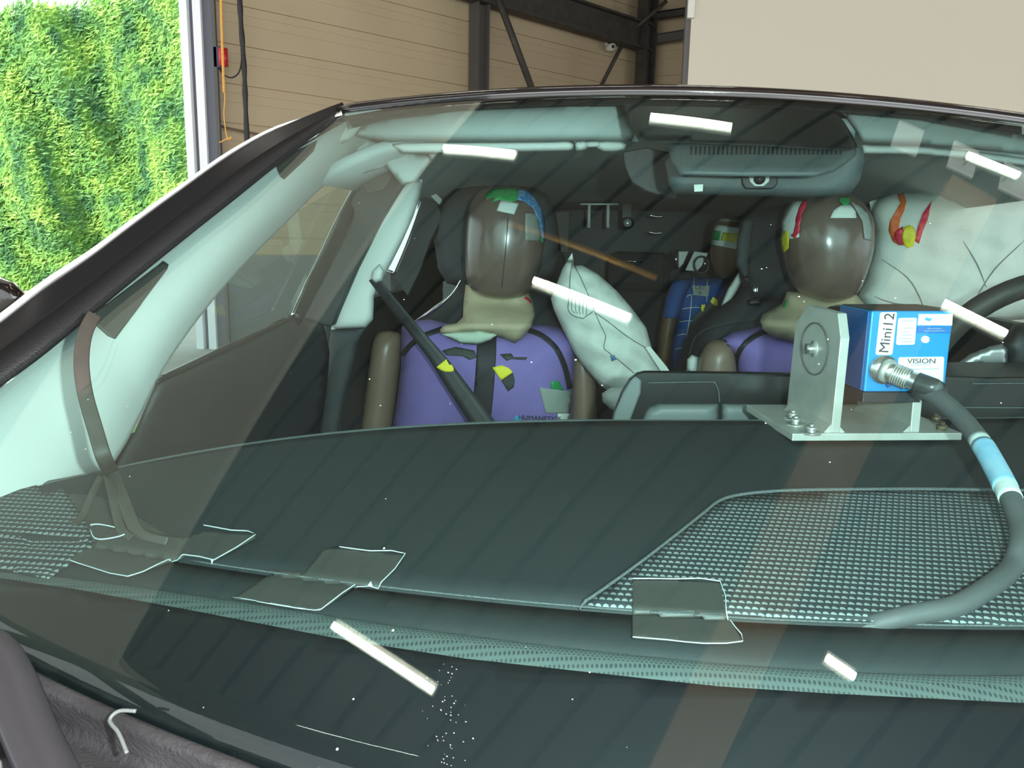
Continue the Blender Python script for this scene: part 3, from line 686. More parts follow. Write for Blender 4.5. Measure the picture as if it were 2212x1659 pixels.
# front edge of the headliner and sun visors
vis = pillow('sun_visor', [(765, 292), (790, 262), (870, 247), (1000, 229), (1200, 224), (1338, 223), (1352, 240), (1372, 290), (1380, 306), (1250, 305), (1100, 307), (900, 306), (840, 307)], 1.385, .012, 'visor_fabric', car, step=16, soft=14)
pillow('visor_roll', [(842, 312), (870, 308), (1000, 306), (1230, 303), (1240, 312), (1238, 322), (1228, 326), (1100, 329), (950, 331), (870, 331)], 1.40, .011, 'trim_light', vis, step=6)
pillow('visor_hinge', [(1240, 304), (1262, 303), (1272, 308), (1268, 322), (1258, 326), (1244, 326)], 1.40, .012, 'trim_light', vis, step=5)
pillow('visor_clip', [(1288, 306), (1310, 302), (1340, 303), (1354, 312), (1350, 323), (1330, 328), (1305, 328), (1290, 320)], 1.40, .012, 'trim_light', vis, step=5)
tube('visor_rod', [PY(1262, 312, 1.40), PY(1300, 311, 1.40)], .005, 'trim_light', vis, sub=1)
vis2 = pillow('sun_visor', [(1800, 229), (1900, 232), (2020, 240), (2120, 262), (2240, 300), (2400, 330), (2400, 372), (2212, 334), (2100, 320), (1990, 312), (1865, 308), (1850, 284), (1828, 252)], 1.385, .012, 'visor_fabric', car, step=16, soft=14)
pillow('visor_roll', [(1862, 312), (1990, 316), (2100, 326), (2240, 345), (2240, 362), (2100, 345), (1990, 334), (1862, 332)], 1.40, .011, 'trim_light', vis2, step=7)
pillow('front_headliner_edge', [(640, 305), (700, 270), (760, 246), (860, 228), (1000, 214), (1350, 206), (1350, 216), (1000, 226), (880, 244), (800, 268), (760, 300), (700, 330)], 1.40, .006, 'trim_light', car, step=12, soft=8)
pillow('side_headliner', [(742, 300), (800, 300), (860, 330), (940, 334), (900, 392), (868, 400), (835, 360), (785, 375), (760, 345)], 1.50, .008, 'headliner_grey', car, step=12, soft=18)
# rear view mirror with the sensor cover in front of it
mir = pillow('rear_view_mirror', [(1437, 350), (1445, 400), (1458, 418), (1490, 420), (1650, 424), (1780, 428), (1835, 420), (1858, 390), (1868, 345), (1864, 318), (1845, 310), (1790, 330), (1600, 335), (1450, 335)], 1.20, .02, 'mirror_shell', car, step=14, soft=20, back=1.4)
slab('mirror_glass', [(1450, 345), (1458, 412), (1490, 416), (1780, 423), (1832, 414), (1850, 385), (1858, 345)], 1.222, .006, 'chrome', mir, bevel=0)
mm = slab('mirror_mount', [(1600, 370), (1682, 370), (1680, 398), (1670, 408), (1612, 408), (1604, 398)], 1.172, .02, 'panel_black', mir)
slab('mount_plate', [(1618, 374), (1664, 374), (1662, 392), (1650, 402), (1630, 402), (1620, 392)], 1.169, .003, 'trim_light', mm)
tube('mount_ball', [PY(1641, 386, 1.162), PY(1641, 386, 1.172)], .008, 'panel_black', mm, sub=1, n=16)
slab('white_sticker', [(1499, 399), (1519, 398), (1518, 413), (1500, 414)], 1.178, .001, 'tape_white', mir, bevel=0)
sc = pillow('sensor_cover', [(1440, 300), (1465, 290), (1600, 292), (1800, 300), (1850, 310), (1850, 335), (1830, 352), (1800, 372), (1760, 381), (1600, 381), (1470, 378), (1450, 350)], lambda a, b: 1.082+(380-b)*.00145, .016, 'mirror_shell', car, step=12, soft=16)
for i in range(34):
    x = 1492+i*9.8; slab('vent_slot', [(x, 316), (x+4, 316), (x+3, 333), (x-1, 333)], lambda a, b: 1.082+(380-b)*.00145-.019, .004, 'panel_black', sc, bevel=0)
# flat dark slab for the dark band left of the mirror
slab('dark_ceiling_slab', [(1345, 328), (1395, 318), (1450, 330), (1470, 400), (1460, 430), (1400, 415), (1365, 395), (1350, 362)], 1.40, .03, 'rubber', car)

# seats ------------------------------------------------------------------
s1 = empty('front_seat', PY(1070, 900, 1.95), None, None); attach(s1, car)
pillow('backrest', [(800, 960), (800, 860), (822, 780), (868, 720), (888, 698), (930, 676), (975, 640), (1000, 606), (1040, 600), (1130, 600), (1180, 630), (1220, 690), (1280, 740), (1298, 800), (1300, 960)], 1.98, .07, 'seat_fabric', s1, step=22, soft=60)
tube('seat_piping', [PY(893, 696, 1.93), PY(920, 680, 1.925), (PY(955, 655, 1.925)), PY(978, 632, 1.925), PY(996, 603, 1.93)], lambda t: .0015+.008*math.sin(math.pi*min(1, t*1.1))**2*(1-t), 'chrome', s1, n=8)
pillow('headrest', [(938, 520), (942, 470), (958, 430), (985, 408), (1030, 402), (1100, 400), (1150, 404), (1182, 420), (1200, 460), (1206, 510), (1206, 560), (1196, 592), (1170, 610), (1090, 624), (1010, 624), (965, 612), (946, 580)], 2.02, .05, 'seat_grey', s1, step=14, soft=40)
tube('headrest_post', [PY(1012, 590, 2.0), PY(1010, 640, 2.0)], .006, 'chrome', s1, sub=1)
s2 = empty('front_seat', PY(1720, 800, 1.95), None, None); attach(s2, car)
pillow('backrest', [(1470, 830), (1490, 760), (1512, 700), (1548, 668), (1590, 640), (1612, 600), (1640, 640), (1720, 640), (1800, 640), (1900, 660), (1960, 760), (1970, 960), (1470, 960)], 1.98, .06, 'seat_fabric', s2, step=20, soft=50)
pillow('headrest', [(1600, 470), (1625, 452), (1700, 440), (1790, 440), (1850, 460), (1870, 540), (1860, 620), (1820, 650), (1700, 655), (1640, 655), (1618, 640), (1598, 600), (1590, 540)], 1.98, .06, 'seat_fabric', s2, step=14, soft=40)
pillow('headrest_side', [(1605, 474), (1630, 470), (1622, 540), (1616, 610), (1606, 600), (1590, 575), (1592, 520)], 1.925, .01, 'seat_grey', s2, step=8)
tube('headrest_post', [PY(1633, 606, 1.93), PY(1631, 652, 1.93)], .0065, 'chrome', s2, sub=1)
pillow('post_socket', [(1612, 648), (1640, 645), (1650, 652), (1640, 660), (1616, 660)], 1.92, .008, 'panel_black', s2, step=6)
pillow('white_side_shell', [(1604, 578), (1590, 596), (1572, 625), (1558, 660), (1560, 668), (1572, 660), (1592, 630), (1606, 600)], 2.05, .01, 'airbag', s2, step=6)
tube('seat_seam', [PY(1488, 770, 1.90), PY(1505, 725, 1.90), PY(1550, 703, 1.90), PY(1640, 688, 1.90)], .0012, 'seat_grey', s2, n=6)
# rear bench and tail
rb = empty('rear_bench', (0, 2.75, .5), None, None); attach(rb, car)
loftb = box('bench_back', (0, 2.95, .80), (1.25, .16, .62), 'seat_fabric', rb, bevel=.04)
for x in (-.38, 0., .38): box('headrest', (x, 2.93, 1.17), (.22, .10, .14), 'seat_fabric', rb, bevel=.03)
box('bench_seat', (0, 2.65, .42), (1.25, .5, .16), 'seat_fabric', rb, bevel=.04)
tg = empty('tailgate', (0, 3.3, 1), None, None); attach(tg, car)
box('tailgate_panel', (0, 3.34, .72), (1.4, .08, .75), 'panel_dark', tg); box('rear_glass', (0, 3.30, 1.26), (1.3, .01, .34), 'car_glass_dark', tg)
box('body_floor', (0, 1.9, .30), (1.5, 3.0, .06), 'panel_black', car)
for sg in (-1, 1):
    box('body_side', (sg*.80, 1.75, .62), (.08, 3.3, .75), 'car_paint', car, bevel=.03)
# tail equipment seen between the seats
tr = empty('test_frame', PY(1295, 465, 2.9), 'white T-shaped test frame hanging in front of the rear window', 'frame')
tube('cross_bar', [PY(1254, 441, 2.9), PY(1336, 441, 2.9)], .0035, 'label_white', tr, sub=1, n=8)
for x in (1273, 1314): tube('hanging_rod', [PY(x, 441, 2.9), PY(x-1, 492, 2.9)], .0055, 'label_white', tr, sub=1, n=8)
lp = empty('work_lamp', PY(1356, 470, 2.9), 'small round chrome lamp under a bracket in the tail of the car', 'lamp')
tube('lamp_reflector', [PY(1356, 482, 2.88), PY(1356, 482, 2.92)], .022, 'chrome', lp, sub=1, n=20)
box('lamp_bracket', PY(1354, 456, 2.9), (.03, .03, .05), 'steel_mid', lp); tube('lamp_lens', [PY(1356, 482, 2.875), PY(1356, 482, 2.88)], .014, 'lamp_glass', lp, sub=1, n=16)
for (x, y) in ((1418, 466), (1416, 502)): tag(tube('metal_clip', [PY(x-14, y-1, 2.85), PY(x, y+2, 2.85), PY(x+14, y+1, 2.85)], .004, 'chrome', n=8), 'small shiny metal clip in the dark tail, %s of two' % ('upper' if y < 480 else 'lower'), 'clip')
tag(tube('metal_rod', [PY(1352, 564, 2.8), PY(1390, 566, 2.8)], .003, 'chrome', sub=1, n=6), 'thin shiny rod lying behind the centre airbag', 'rod')
tag(slab('cardboard_strip', [(1200, 458), (1230, 456), (1228, 545), (1212, 545)], 2.75, .004, 'tape_dark'), 'brown strip standing behind the left headrest', 'board')
mv = empty('measuring_unit', PY(1500, 570, 2.8), 'white plates with a chrome post beside the rear dummy neck', 'instrument')
slab('white_plate', [(1466, 543), (1488, 543), (1476, 570), (1466, 580)], 2.8, .01, 'white_plastic', mv); slab('white_plate', [(1500, 543), (1530, 547), (1516, 575), (1505, 586), (1480, 584)], 2.8, .01, 'white_plastic', mv)
tube('chrome_post', [PY(1461, 540, 2.78), PY(1461, 582, 2.78)], .006, 'chrome', mv, sub=1, n=8); tube('chrome_post', [PY(1524, 556, 2.74), PY(1523, 584, 2.74)], .005, 'chrome', mv, sub=1, n=8)
tube('black_ring', [PY(1515+16*math.cos(a), 572+18*math.sin(a), 2.76) for a in np.linspace(0, 6.28, 13)], .004, 'cable_sleeve', mv, n=6, sub=2)
# airbags -----------------------------------------------------------------
cb = pillow('centre_airbag', [(1236, 546), (1216, 578), (1206, 604), (1190, 645), (1196, 668), (1216, 712), (1240, 762), (1268, 800), (1296, 832), (1322, 850), (1345, 856), (1420, 850), (1442, 806), (1424, 782), (1408, 752), (1396, 708), (1362, 662), (1330, 626), (1292, 592), (1258, 573), (1240, 574)], 1.78, .06, 'airbag', car, step=9, soft=60, wrinkle=.008)
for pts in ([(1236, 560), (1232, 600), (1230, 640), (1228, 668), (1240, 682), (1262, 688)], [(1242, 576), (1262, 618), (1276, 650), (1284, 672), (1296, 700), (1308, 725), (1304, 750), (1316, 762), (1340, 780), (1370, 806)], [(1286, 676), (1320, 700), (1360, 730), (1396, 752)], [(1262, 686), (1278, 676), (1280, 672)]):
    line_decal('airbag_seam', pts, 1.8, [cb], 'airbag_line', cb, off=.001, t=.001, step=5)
for k in range(5): line_decal('fold_shade', [(1236+k*8, 640), (1235+k*8, 668+k), (1242+k*6, 676+k)], 1.4, [cb], 'airbag_line', cb, off=.001, t=.001, step=5)  # thin dark lines drawn for the shade between the folds
decal('blue_mark', [(1318, 768), (1328, 766), (1332, 776), (1322, 780)], [cb], 'paint_blue', cb)
pillow('airbag_lower_fold', [(1300, 850), (1318, 838), (1345, 836), (1365, 850), (1350, 880), (1340, 893), (1318, 884), (1302, 868)], 1.72, .03, 'airbag', cb, step=8)
slab('airbag_strap', [(1394, 750), (1404, 748), (1440, 792), (1450, 808), (1432, 808), (1420, 790)], 1.70, .002, 'airbag', cb, bevel=0)
sb = pillow('curtain_airbag', [(1878, 436), (1930, 418), (2030, 412), (2110, 425), (2220, 420), (2420, 430), (2420, 700), (2212, 690), (2060, 700), (1940, 700), (1880, 690), (1850, 640), (1878, 570), (1888, 500)], 1.92, .07, 'airbag', car, step=18, soft=60, wrinkle=.006)
decal('orange_paint', [(1945, 412), (1965, 405), (1978, 411), (1965, 413), (1950, 417), (1957, 435), (1953, 455), (1944, 475), (1942, 492), (1950, 520), (1945, 531), (1930, 522), (1920, 498), (1922, 478), (1932, 460), (1944, 440), (1938, 422)], [sb], 'paint_orange', sb, off=.002, step=5)
decal('red_paint', [(1934, 500), (1950, 490), (1952, 528), (1944, 531), (1932, 515)], [sb], 'paint_red', sb, off=.003, step=5)
decal('yellow_paint', [(1952, 492), (1962, 487), (1972, 492), (1976, 512), (1970, 532), (1960, 537), (1952, 528), (1949, 510)], [sb], 'paint_yellow', sb, off=.0035, step=5)
decal('red_paint', [(2012, 433), (2006, 455), (2004, 475), (1994, 495), (1984, 526), (1976, 520), (1979, 500), (1985, 480), (1992, 462), (2002, 448)], [sb], 'paint_red', sb, off=.002, step=5)
# steering wheel
sw = empty('steering_wheel', PY(2235, 800, 1.45), None, None); attach(sw, car)
cw = PY(2235, 815, 1.45); ax = Vector((-.02, .93, .36)).normalized(); e1 = Vector((1, 0, 0)); e1 = (e1-ax*e1.dot(ax)).normalized(); e2 = ax.cross(e1)
tube('wheel_rim', [np.array(Vector(cw)+(e1*math.cos(a)+e2*math.sin(a))*.185) for a in np.linspace(0, 2*math.pi, 33)], .019, 'wheel_leather', sw, n=14, sub=2, caps=False)
pillow('silver_spoke', [(2044, 818), (2062, 790), (2095, 765), (2140, 748), (2165, 742), (2178, 752), (2176, 815)], 1.43, .01, 'wheel_silver', sw, step=9, soft=8)
tube('spoke_button', [PY(2118, 792, 1.415), PY(2118, 792, 1.43)], .010, 'steel_mid', sw, sub=1, n=16)
pillow('wheel_hub', [(2160, 740), (2190, 700), (2260, 690), (2330, 720), (2340, 830), (2175, 830)], 1.45, .04, 'panel_black', sw, step=14)

# ================================================================== dummies
def dummy(name, loc, label): return empty(name, loc, label, 'crash test dummy')
d1 = dummy('crash_test_dummy', PY(1080, 900, 1.86), 'crash test dummy in purple vest held by the belt with a yellow marker')
h1 = loft('head', [(402, 1086, 1098, .01), (405, 1062, 1122, .035), (414, 1040, 1146, .062), (432, 1023, 1163, .083), (460, 1014, 1173, .098), (500, 1009, 1177, .105), (540, 1007, 1174, .105), (575, 1007, 1168, .10), (605, 1010, 1158, .092), (625, 1020, 1148, .08), (638, 1040, 1132, .06), (644, 1062, 1112, .03), (646, 1080, 1096, .01)], 1.85, 'skin_vinyl', d1, n=48, sub=4)
line_decal('face_seam', [(1097, 470), (1094, 520), (1089, 570), (1084, 620)], 2, [h1], 'sticker_black', h1, off=.0004, t=.0006)
decal('white_tape', [(1082, 434), (1120, 441), (1110, 464), (1073, 456)], [h1], 'tape_white', h1, off=.003)
decal('green_paint', [(1050, 420), (1066, 410), (1090, 404), (1118, 408), (1120, 432), (1100, 440), (1082, 432), (1062, 438), (1070, 426), (1052, 432)], [h1], 'paint_green', h1, off=.002)
decal('blue_paint', [(1120, 408), (1140, 414), (1158, 430), (1170, 452), (1175, 480), (1176, 522), (1170, 520), (1164, 480), (1150, 450), (1132, 436), (1116, 432)], [h1], 'paint_blue', h1, off=.002, step=5)
decal('grey_tape', [(1134, 461), (1160, 462), (1168, 490), (1169, 520), (1134, 519)], [h1], 'tape_clear', h1, off=.0012)
decal('green_paint', [(1166, 516), (1175, 514), (1173, 528), (1168, 524)], [h1], 'paint_green', h1, off=.002, step=4)
tors = [(836, 985), (846, 930), (858, 860), (866, 790), (866, 740), (868, 706), (885, 694), (930, 690), (970, 700), (1030, 705), (1100, 706), (1160, 700), (1205, 706), (1240, 726), (1250, 746), (1244, 790), (1238, 840), (1238, 985)]
t1 = pillow('vest', tors, 1.86, .11, 'vest_purple', d1, step=14, soft=110, power=2.2)
pillow('neck_shroud', [(1006, 615), (1001, 655), (1000, 685), (986, 698), (960, 702), (950, 712), (952, 722), (985, 722), (1020, 718), (1060, 722), (1090, 732), (1112, 742), (1130, 730), (1148, 705), (1156, 680), (1153, 655), (1146, 640), (1130, 615)], lambda a, b: 1.875-.105*min(1, max(0, (b-655)/50)), .055, 'neoprene', d1, step=9, soft=55, wrinkle=.004)
pillow('shroud_lining', [(954, 722), (990, 716), (1040, 714), (1075, 722), (1058, 736), (1030, 745), (995, 742)], 1.755, .008, 'neoprene_lining', d1, step=7)
line_decal('vest_band', [(846, 870), (852, 830), (862, 785), (882, 752), (912, 728), (955, 712)], 11, [t1], 'vest_band', t1, off=.002)
line_decal('vest_band', [(1140, 714), (1170, 726), (1200, 752), (1218, 790), (1230, 840)], 11, [t1], 'vest_band', t1, off=.002)
line_decal('zip_band', [(1052, 722), (1050, 780), (1044, 860), (1036, 935)], 42, [t1], 'vest_band', t1, off=.002)
decal('black_smear', [(955, 758), (985, 750), (1025, 758), (1030, 772), (1015, 778), (1000, 770), (965, 768)], [t1], 'sticker_black', t1, off=.0025, step=5)
decal('black_smear', [(1080, 766), (1105, 764), (1110, 772), (1140, 772), (1135, 778), (1105, 776), (1095, 780)], [t1], 'sticker_black', t1, off=.0025, step=5)
decal('yellow_quarter_marker', [(1064, 794), (1084, 789), (1100, 795), (1108, 804), (1083, 821)], [t1], 'sticker_yellow', t1, off=.003, step=5)
decal('black_quarter_marker', [(1083, 821), (1108, 804), (1112, 822), (1110, 836), (1098, 845)], [t1], 'sticker_black', t1, off=.003, step=5)
decal('grey_tape', [(1164, 836), (1232, 845), (1230, 893), (1178, 892)], [t1], 'tape_grey', t1, off=.003)
decal('grey_tape', [(1203, 893), (1230, 893), (1226, 909), (1204, 908)], [t1], 'tape_white', t1, off=.003)
decal('green_paint', [(1188, 824), (1205, 822), (1216, 842), (1190, 840)], [t1], 'paint_green', t1, off=.0025, step=5)
line_decal('red_mark', [(1132, 643), (1140, 648), (1145, 655)], 4, [bpy.data.objects['neck_shroud']], 'paint_red', t1, off=.002, step=4)
decal('blue_emblem', [(1110, 902), (1118, 896), (1126, 900), (1124, 912), (1114, 912)], [t1], 'ink_cyan', t1, off=.003, step=4)
p = GEO[t1.name].ray_cast(Vector(C), Vector(ray(1155, 902)).normalized())[0]
text('vest_lettering', 'HUMANETICS', .016, 'ink', t1, (p.x+.012, p.y-.006, p.z), (1, -.0, 0), (0, -.25, 1), xs=1.0)
loft('arm', [(716, 832, 846, .01), (720, 818, 860, .03), (735, 809, 868, .045), (765, 803, 866, .052), (820, 796, 860, .052), (880, 788, 852, .05), (985, 772, 842, .048)], 1.90, 'skin_arm', d1, n=24)
loft('arm', [(742, 1244, 1254, .01), (748, 1238, 1266, .03), (770, 1236, 1278, .045), (830, 1234, 1288, .05), (985, 1230, 1292, .05)], 1.88, 'skin_arm', d1, n=24)

d2 = dummy('crash_test_dummy', PY(1790, 800, 1.76), 'crash test dummy with red and yellow paint on its head, behind the blue camera')
h2 = loft('head', [(414, 1780, 1800, .01), (418, 1752, 1826, .035), (430, 1722, 1850, .065), (450, 1702, 1868, .088), (480, 1691, 1880, .10), (520, 1690, 1881, .106), (560, 1696, 1874, .104), (595, 1705, 1862, .098), (620, 1716, 1852, .086), (638, 1736, 1838, .066), (650, 1768, 1812, .03), (653, 1784, 1798, .01)], 1.75, 'skin_vinyl', d2, n=48)
decal('white_tape', [(1716, 436), (1742, 436), (1726, 470), (1728, 512), (1712, 516), (1692, 512), (1692, 480), (1702, 456)], [h2], 'tape_white', h2, off=.002)
line_decal('red_paint', [(1742, 437), (1731, 460), (1727, 480), (1724, 500), (1716, 511)], 9, [h2], 'paint_red', h2, off=.004, t=.002, step=4, taper=lambda t: .8+.4*abs(math.sin(t*11)))
decal('yellow_paint', [(1698, 500), (1704, 498), (1708, 515), (1707, 535), (1697, 546), (1692, 528), (1691, 512)], [h2], 'paint_yellow', h2, off=.004, step=4)
decal('white_tape', [(1793, 472), (1800, 456), (1815, 446), (1835, 444), (1846, 458), (1848, 472)], [h2], 'tape_white', h2, off=.003)
decal('green_paint', [(1812, 430), (1832, 428), (1834, 440), (1823, 448), (1813, 438)], [h2], 'paint_green', h2, off=.004, step=4)
decal('clear_tape', [(1836, 436), (1856, 446), (1874, 462), (1881, 490), (1880, 520), (1866, 516), (1862, 480), (1850, 458)], [h2], 'tape_grey', h2, off=.002, step=5)
t2 = pillow('vest', [(1548, 738), (1580, 718), (1640, 706), (1700, 712), (1780, 725), (1880, 725), (1960, 745), (1975, 985), (1600, 985), (1598, 820), (1580, 770)], 1.80, .09, 'vest_purple', d2, step=16, soft=80)
pillow('neck_shroud', [(1700, 630), (1690, 655), (1668, 668), (1648, 678), (1642, 692), (1648, 712), (1670, 728), (1720, 740), (1790, 745), (1850, 735), (1895, 700), (1870, 660), (1845, 630)], lambda a, b: 1.79-.085*min(1, max(0, (b-660)/40)), .055, 'neoprene', d2, step=12, soft=50, wrinkle=.004)
line_decal('green_mark', [(1700, 650), (1694, 668)], 5, [bpy.data.objects['neck_shroud.001']], 'paint_green', t2, off=.002, step=4)
line_decal('vest_band', [(1656, 716), (1630, 728), (1605, 748), (1592, 775), (1588, 815)], 11, [t2], 'vest_band', t2, off=.002)
line_decal('vest_band', [(1548, 740), (1568, 742), (1582, 760), (1588, 790), (1588, 815)], 8, [t2], 'vest_band', t2, off=.004)
loft('arm', [(734, 1548, 1560, .01), (740, 1532, 1574, .03), (756, 1520, 1584, .045), (790, 1508, 1590, .05), (880, 1500, 1592, .05), (985, 1495, 1590, .05)], 1.78, 'skin_arm', d2, n=24)
d2b = pillow('side_sensor_pad', [(1482, 806), (1484, 776), (1495, 766), (1510, 772), (1506, 806)], 1.80, .015, 'airbag', d2, step=7)

d3 = dummy('crash_test_dummy', PY(1500, 700, 2.6), 'small crash test dummy in a blue checked shirt on the rear bench')
h3 = loft('head', [(468, 1566, 1590, .02), (474, 1552, 1608, .05), (490, 1542, 1618, .08), (520, 1537, 1620, .095), (555, 1536, 1616, .095), (580, 1542, 1606, .08), (596, 1552, 1596, .05), (602, 1566, 1584, .02)], 2.6, 'skin_vinyl_old', d3, n=32)
decal('white_tape', [(1546, 486), (1600, 494), (1598, 540), (1538, 528)], [h3], 'tape_white', h3, off=.003)
decal('yellow_tape', [(1564, 503), (1596, 506), (1594, 526), (1560, 520)], [h3], 'paint_yellow', h3, off=.006, step=5)
decal('green_tape', [(1543, 498), (1560, 500), (1556, 520), (1541, 518)], [h3], 'paint_green', h3, off=.006, step=5)
decal('cap_tape', [(1552, 471), (1600, 473), (1602, 481), (1546, 479)], [h3], 'tape_clear', h3, off=.003, step=5)
t3 = pillow('shirt', [(1444, 660), (1456, 615), (1470, 603), (1520, 598), (1560, 600), (1580, 630), (1570, 700), (1520, 800), (1448, 800), (1448, 740), (1462, 690)], 2.65, .09, 'shirt_blue', d3, step=10, soft=40)
loft('sleeve', [(604, 1466, 1484, .02), (612, 1452, 1492, .04), (640, 1440, 1480, .05), (684, 1430, 1466, .05)], 2.58, 'shirt_blue', d3, n=20)
loft('arm', [(680, 1432, 1462, .035), (720, 1424, 1456, .04), (770, 1418, 1446, .04), (800, 1418, 1440, .03)], 2.58, 'skin_vinyl_old', d3, n=20)
for y, a, b in ((637, 1484, 1500), (664, 1474, 1516), (693, 1468, 1505), (722, 1464, 1488), (752, 1460, 1478)): line_decal('white_grid_line', [(a, y+3), ((a+b)/2, y), (b, y)], 1.6, [t3], 'tape_white', t3, off=.003, step=5)
line_decal('white_grid_line', [(1494, 640), (1490, 690), (1482, 735)], 1.8, [t3], 'tape_white', t3, off=.003, step=5)
line_decal('white_grid_line', [(1500, 602), (1498, 620)], 1.6, [t3], 'tape_white', t3, off=.003, step=5); line_decal('white_grid_line', [(1528, 604), (1526, 652)], 1.6, [t3], 'tape_white', t3, off=.003, step=5)
lb = slab('name_label', [(1495, 617), (1533, 617), (1530, 641), (1498, 637)], 2.52, .001, 'tape_grey', t3, bevel=0)
q = PY(1513, 622, 2.515); text('label_lettering', 'LAT', .018, 'ink', lb, q, (1, 0, 0), (0, 0, 1)); q = PY(1512, 632, 2.515); text('label_lettering', '6', .018, 'ink', lb, q, (1, 0, 0), (0, 0, 1))
slab('rear_belt', [(1552, 640), (1500, 680), (1478, 740), (1460, 800), (1490, 800), (1520, 720), (1562, 668)], 2.5, .002, 'belt_web', car, bevel=0)
slab('yellow_belt_marker', [(1534, 652), (1540, 641), (1550, 648), (1550, 660), (1544, 660)], 2.49, .001, 'sticker_yellow', bpy.data.objects['rear_belt'], bevel=0)
slab('yellow_belt_marker', [(1515, 658), (1524, 658), (1518, 674), (1514, 668)], 2.49, .001, 'sticker_yellow', bpy.data.objects['rear_belt'], bevel=0)

# ================================================================== blue onboard camera on its bracket
q0 = hitf(1710, 962, D); q1 = hitf(2076, 960, D); q2 = hitf(1666, 886, D)
ex = q1-q0; Lx = np.linalg.norm(ex); ex /= Lx; ey = np.array([-ex[1], ex[0], 0]); ey /= np.linalg.norm(ey); Ly = (q2-q0)@ey
ez = np.array([0, 0, 1.0]); O = q0.copy(); O[2] = max(q0[2], q1[2])+.002
print('bracket', Lx, Ly, O)
def br_pt(u, v, h): return O+ex*u+ey*v+ez*h
oc = empty('onboard_camera', O+ex*Lx/2, 'blue boxed camera on an aluminium bracket standing on the dashboard', 'camera')
def prism(name, prof, u0, u1, m, parent, axis='u', bevel=.001):
    """profile extruded along the bracket's u axis (profile in v,h) or v axis (profile in u,h)"""
    f = (lambda a, b, t: br_pt(t, a, b)) if axis == 'u' else (lambda a, b, t: br_pt(a, t, b))
    A = [f(a, b, u0) for a, b in prof]; B = [f(a, b, u1) for a, b in prof]; n = len(A)
    o = obj(name, A+B, [tuple(range(n)), tuple(reversed(range(n, 2*n)))]+[(i, (i+1) % n, n+(i+1) % n, n+i) for i in range(n)], m, parent, False)
    if bevel: bev(o, bevel)
    return o
def uh(px, py, v):
    """u,h of the picture point on the plane at depth v behind the bracket front"""
    d = ray(px, py); pt = O+ey*v; t = ((pt-C)@ey)/(d@ey); r = C+d*t-O; return r@ex, r@ez
sh = uh(1700, 962, 0)[0]
prism('base_plate', [(0, 0), (Ly, 0), (Ly, .0095), (0, .0095)], 0, Lx, 'aluminium', oc)
uA0, hA0 = uh(1797, 945, 0.0); uA1, _ = uh(1815, 945, 0.0); hT = uh(1840, 672, .03)[1]
# left cheek: octagonal plate standing along v
cheek = [(.004, .0095), (.002, hT*.80), (.016, hT*.985), (Ly*.62, hT*1.0), (Ly*.82, hT*.82), (Ly*.86, .0095)]
chl = prism('bracket_cheek', cheek, uA0, uA1+.001, 'aluminium', oc)
uB0 = uh(1968, 950, 0)[0]; uB1 = uh(1988, 950, 0)[0]
prism('bracket_cheek', [(.004, .0095), (.006, hT*.42), (.02, hT*.55), (Ly*.7, hT*.6), (Ly*.86, .0095)], uB0, uB1, 'aluminium', oc)
prism('fillet', [(uA0-.008, .0095), (uA0, .0095), (uA0, .020)], .006, Ly*.8, 'aluminium', oc, 'v', 0)
prism('fillet', [(uA1+.008, .0095), (uA1, .0095), (uA1, .018)], .006, Ly*.8, 'aluminium', oc, 'v', 0)
prism('fillet', [(uB0-.008, .0095), (uB0, .0095), (uB0, .018)], .006, Ly*.8, 'aluminium', oc, 'v', 0)
vc = Ly*.42; hc = hT*.66
rg = []
for q in np.linspace(0, 2*math.pi, 29): rg.append(br_pt(uA0-.0012, vc+.022*math.cos(q)*(Ly/.09), hc+.034*math.sin(q)))
tube('pivot_disc_groove', rg, .0009, 'steel_mid', chl, n=6, sub=1)
tube('pivot_screw', [br_pt(uA0+.001, vc, hc), br_pt(uA0-.011, vc, hc)], .0068, 'bolt_steel', chl, sub=1, n=20)
tube('pivot_washer', [br_pt(uA0+.001, vc, hc), br_pt(uA0-.002, vc, hc)], .011, 'aluminium', chl, sub=1, n=24)
tube('screw_socket', [br_pt(uA0-.0111, vc, hc), br_pt(uA0-.0116, vc, hc)], .0035, 'steel_mid', chl, sub=1, n=6)
def bolt(px, py, m):
    d = ray(px, py); t = (O[2]+.0095-C[2])/d[2]; b = C+d*t
    bo = tube('washer', [b, b+ez*.0018], .0125, m, oc, sub=1, n=24); tube('bolt_head', [b+ez*.0018, b+ez*.0095], .0062, m, bo, sub=1, n=6); tube('bolt_tip', [b+ez*.0095, b+ez*.012], .0035, m, bo, sub=1, n=12)
for px, py, m in ((1712, 905, 'bolt_steel'), (1713, 914, 'bolt_steel'), (1752, 936, 'bolt_steel'), (2019, 913, 'bolt_rusty'), (2033, 933, 'bolt_rusty')):
    if (px, py) == (1713, 914): px, py = 1718, 918
    bolt(px, py, m)
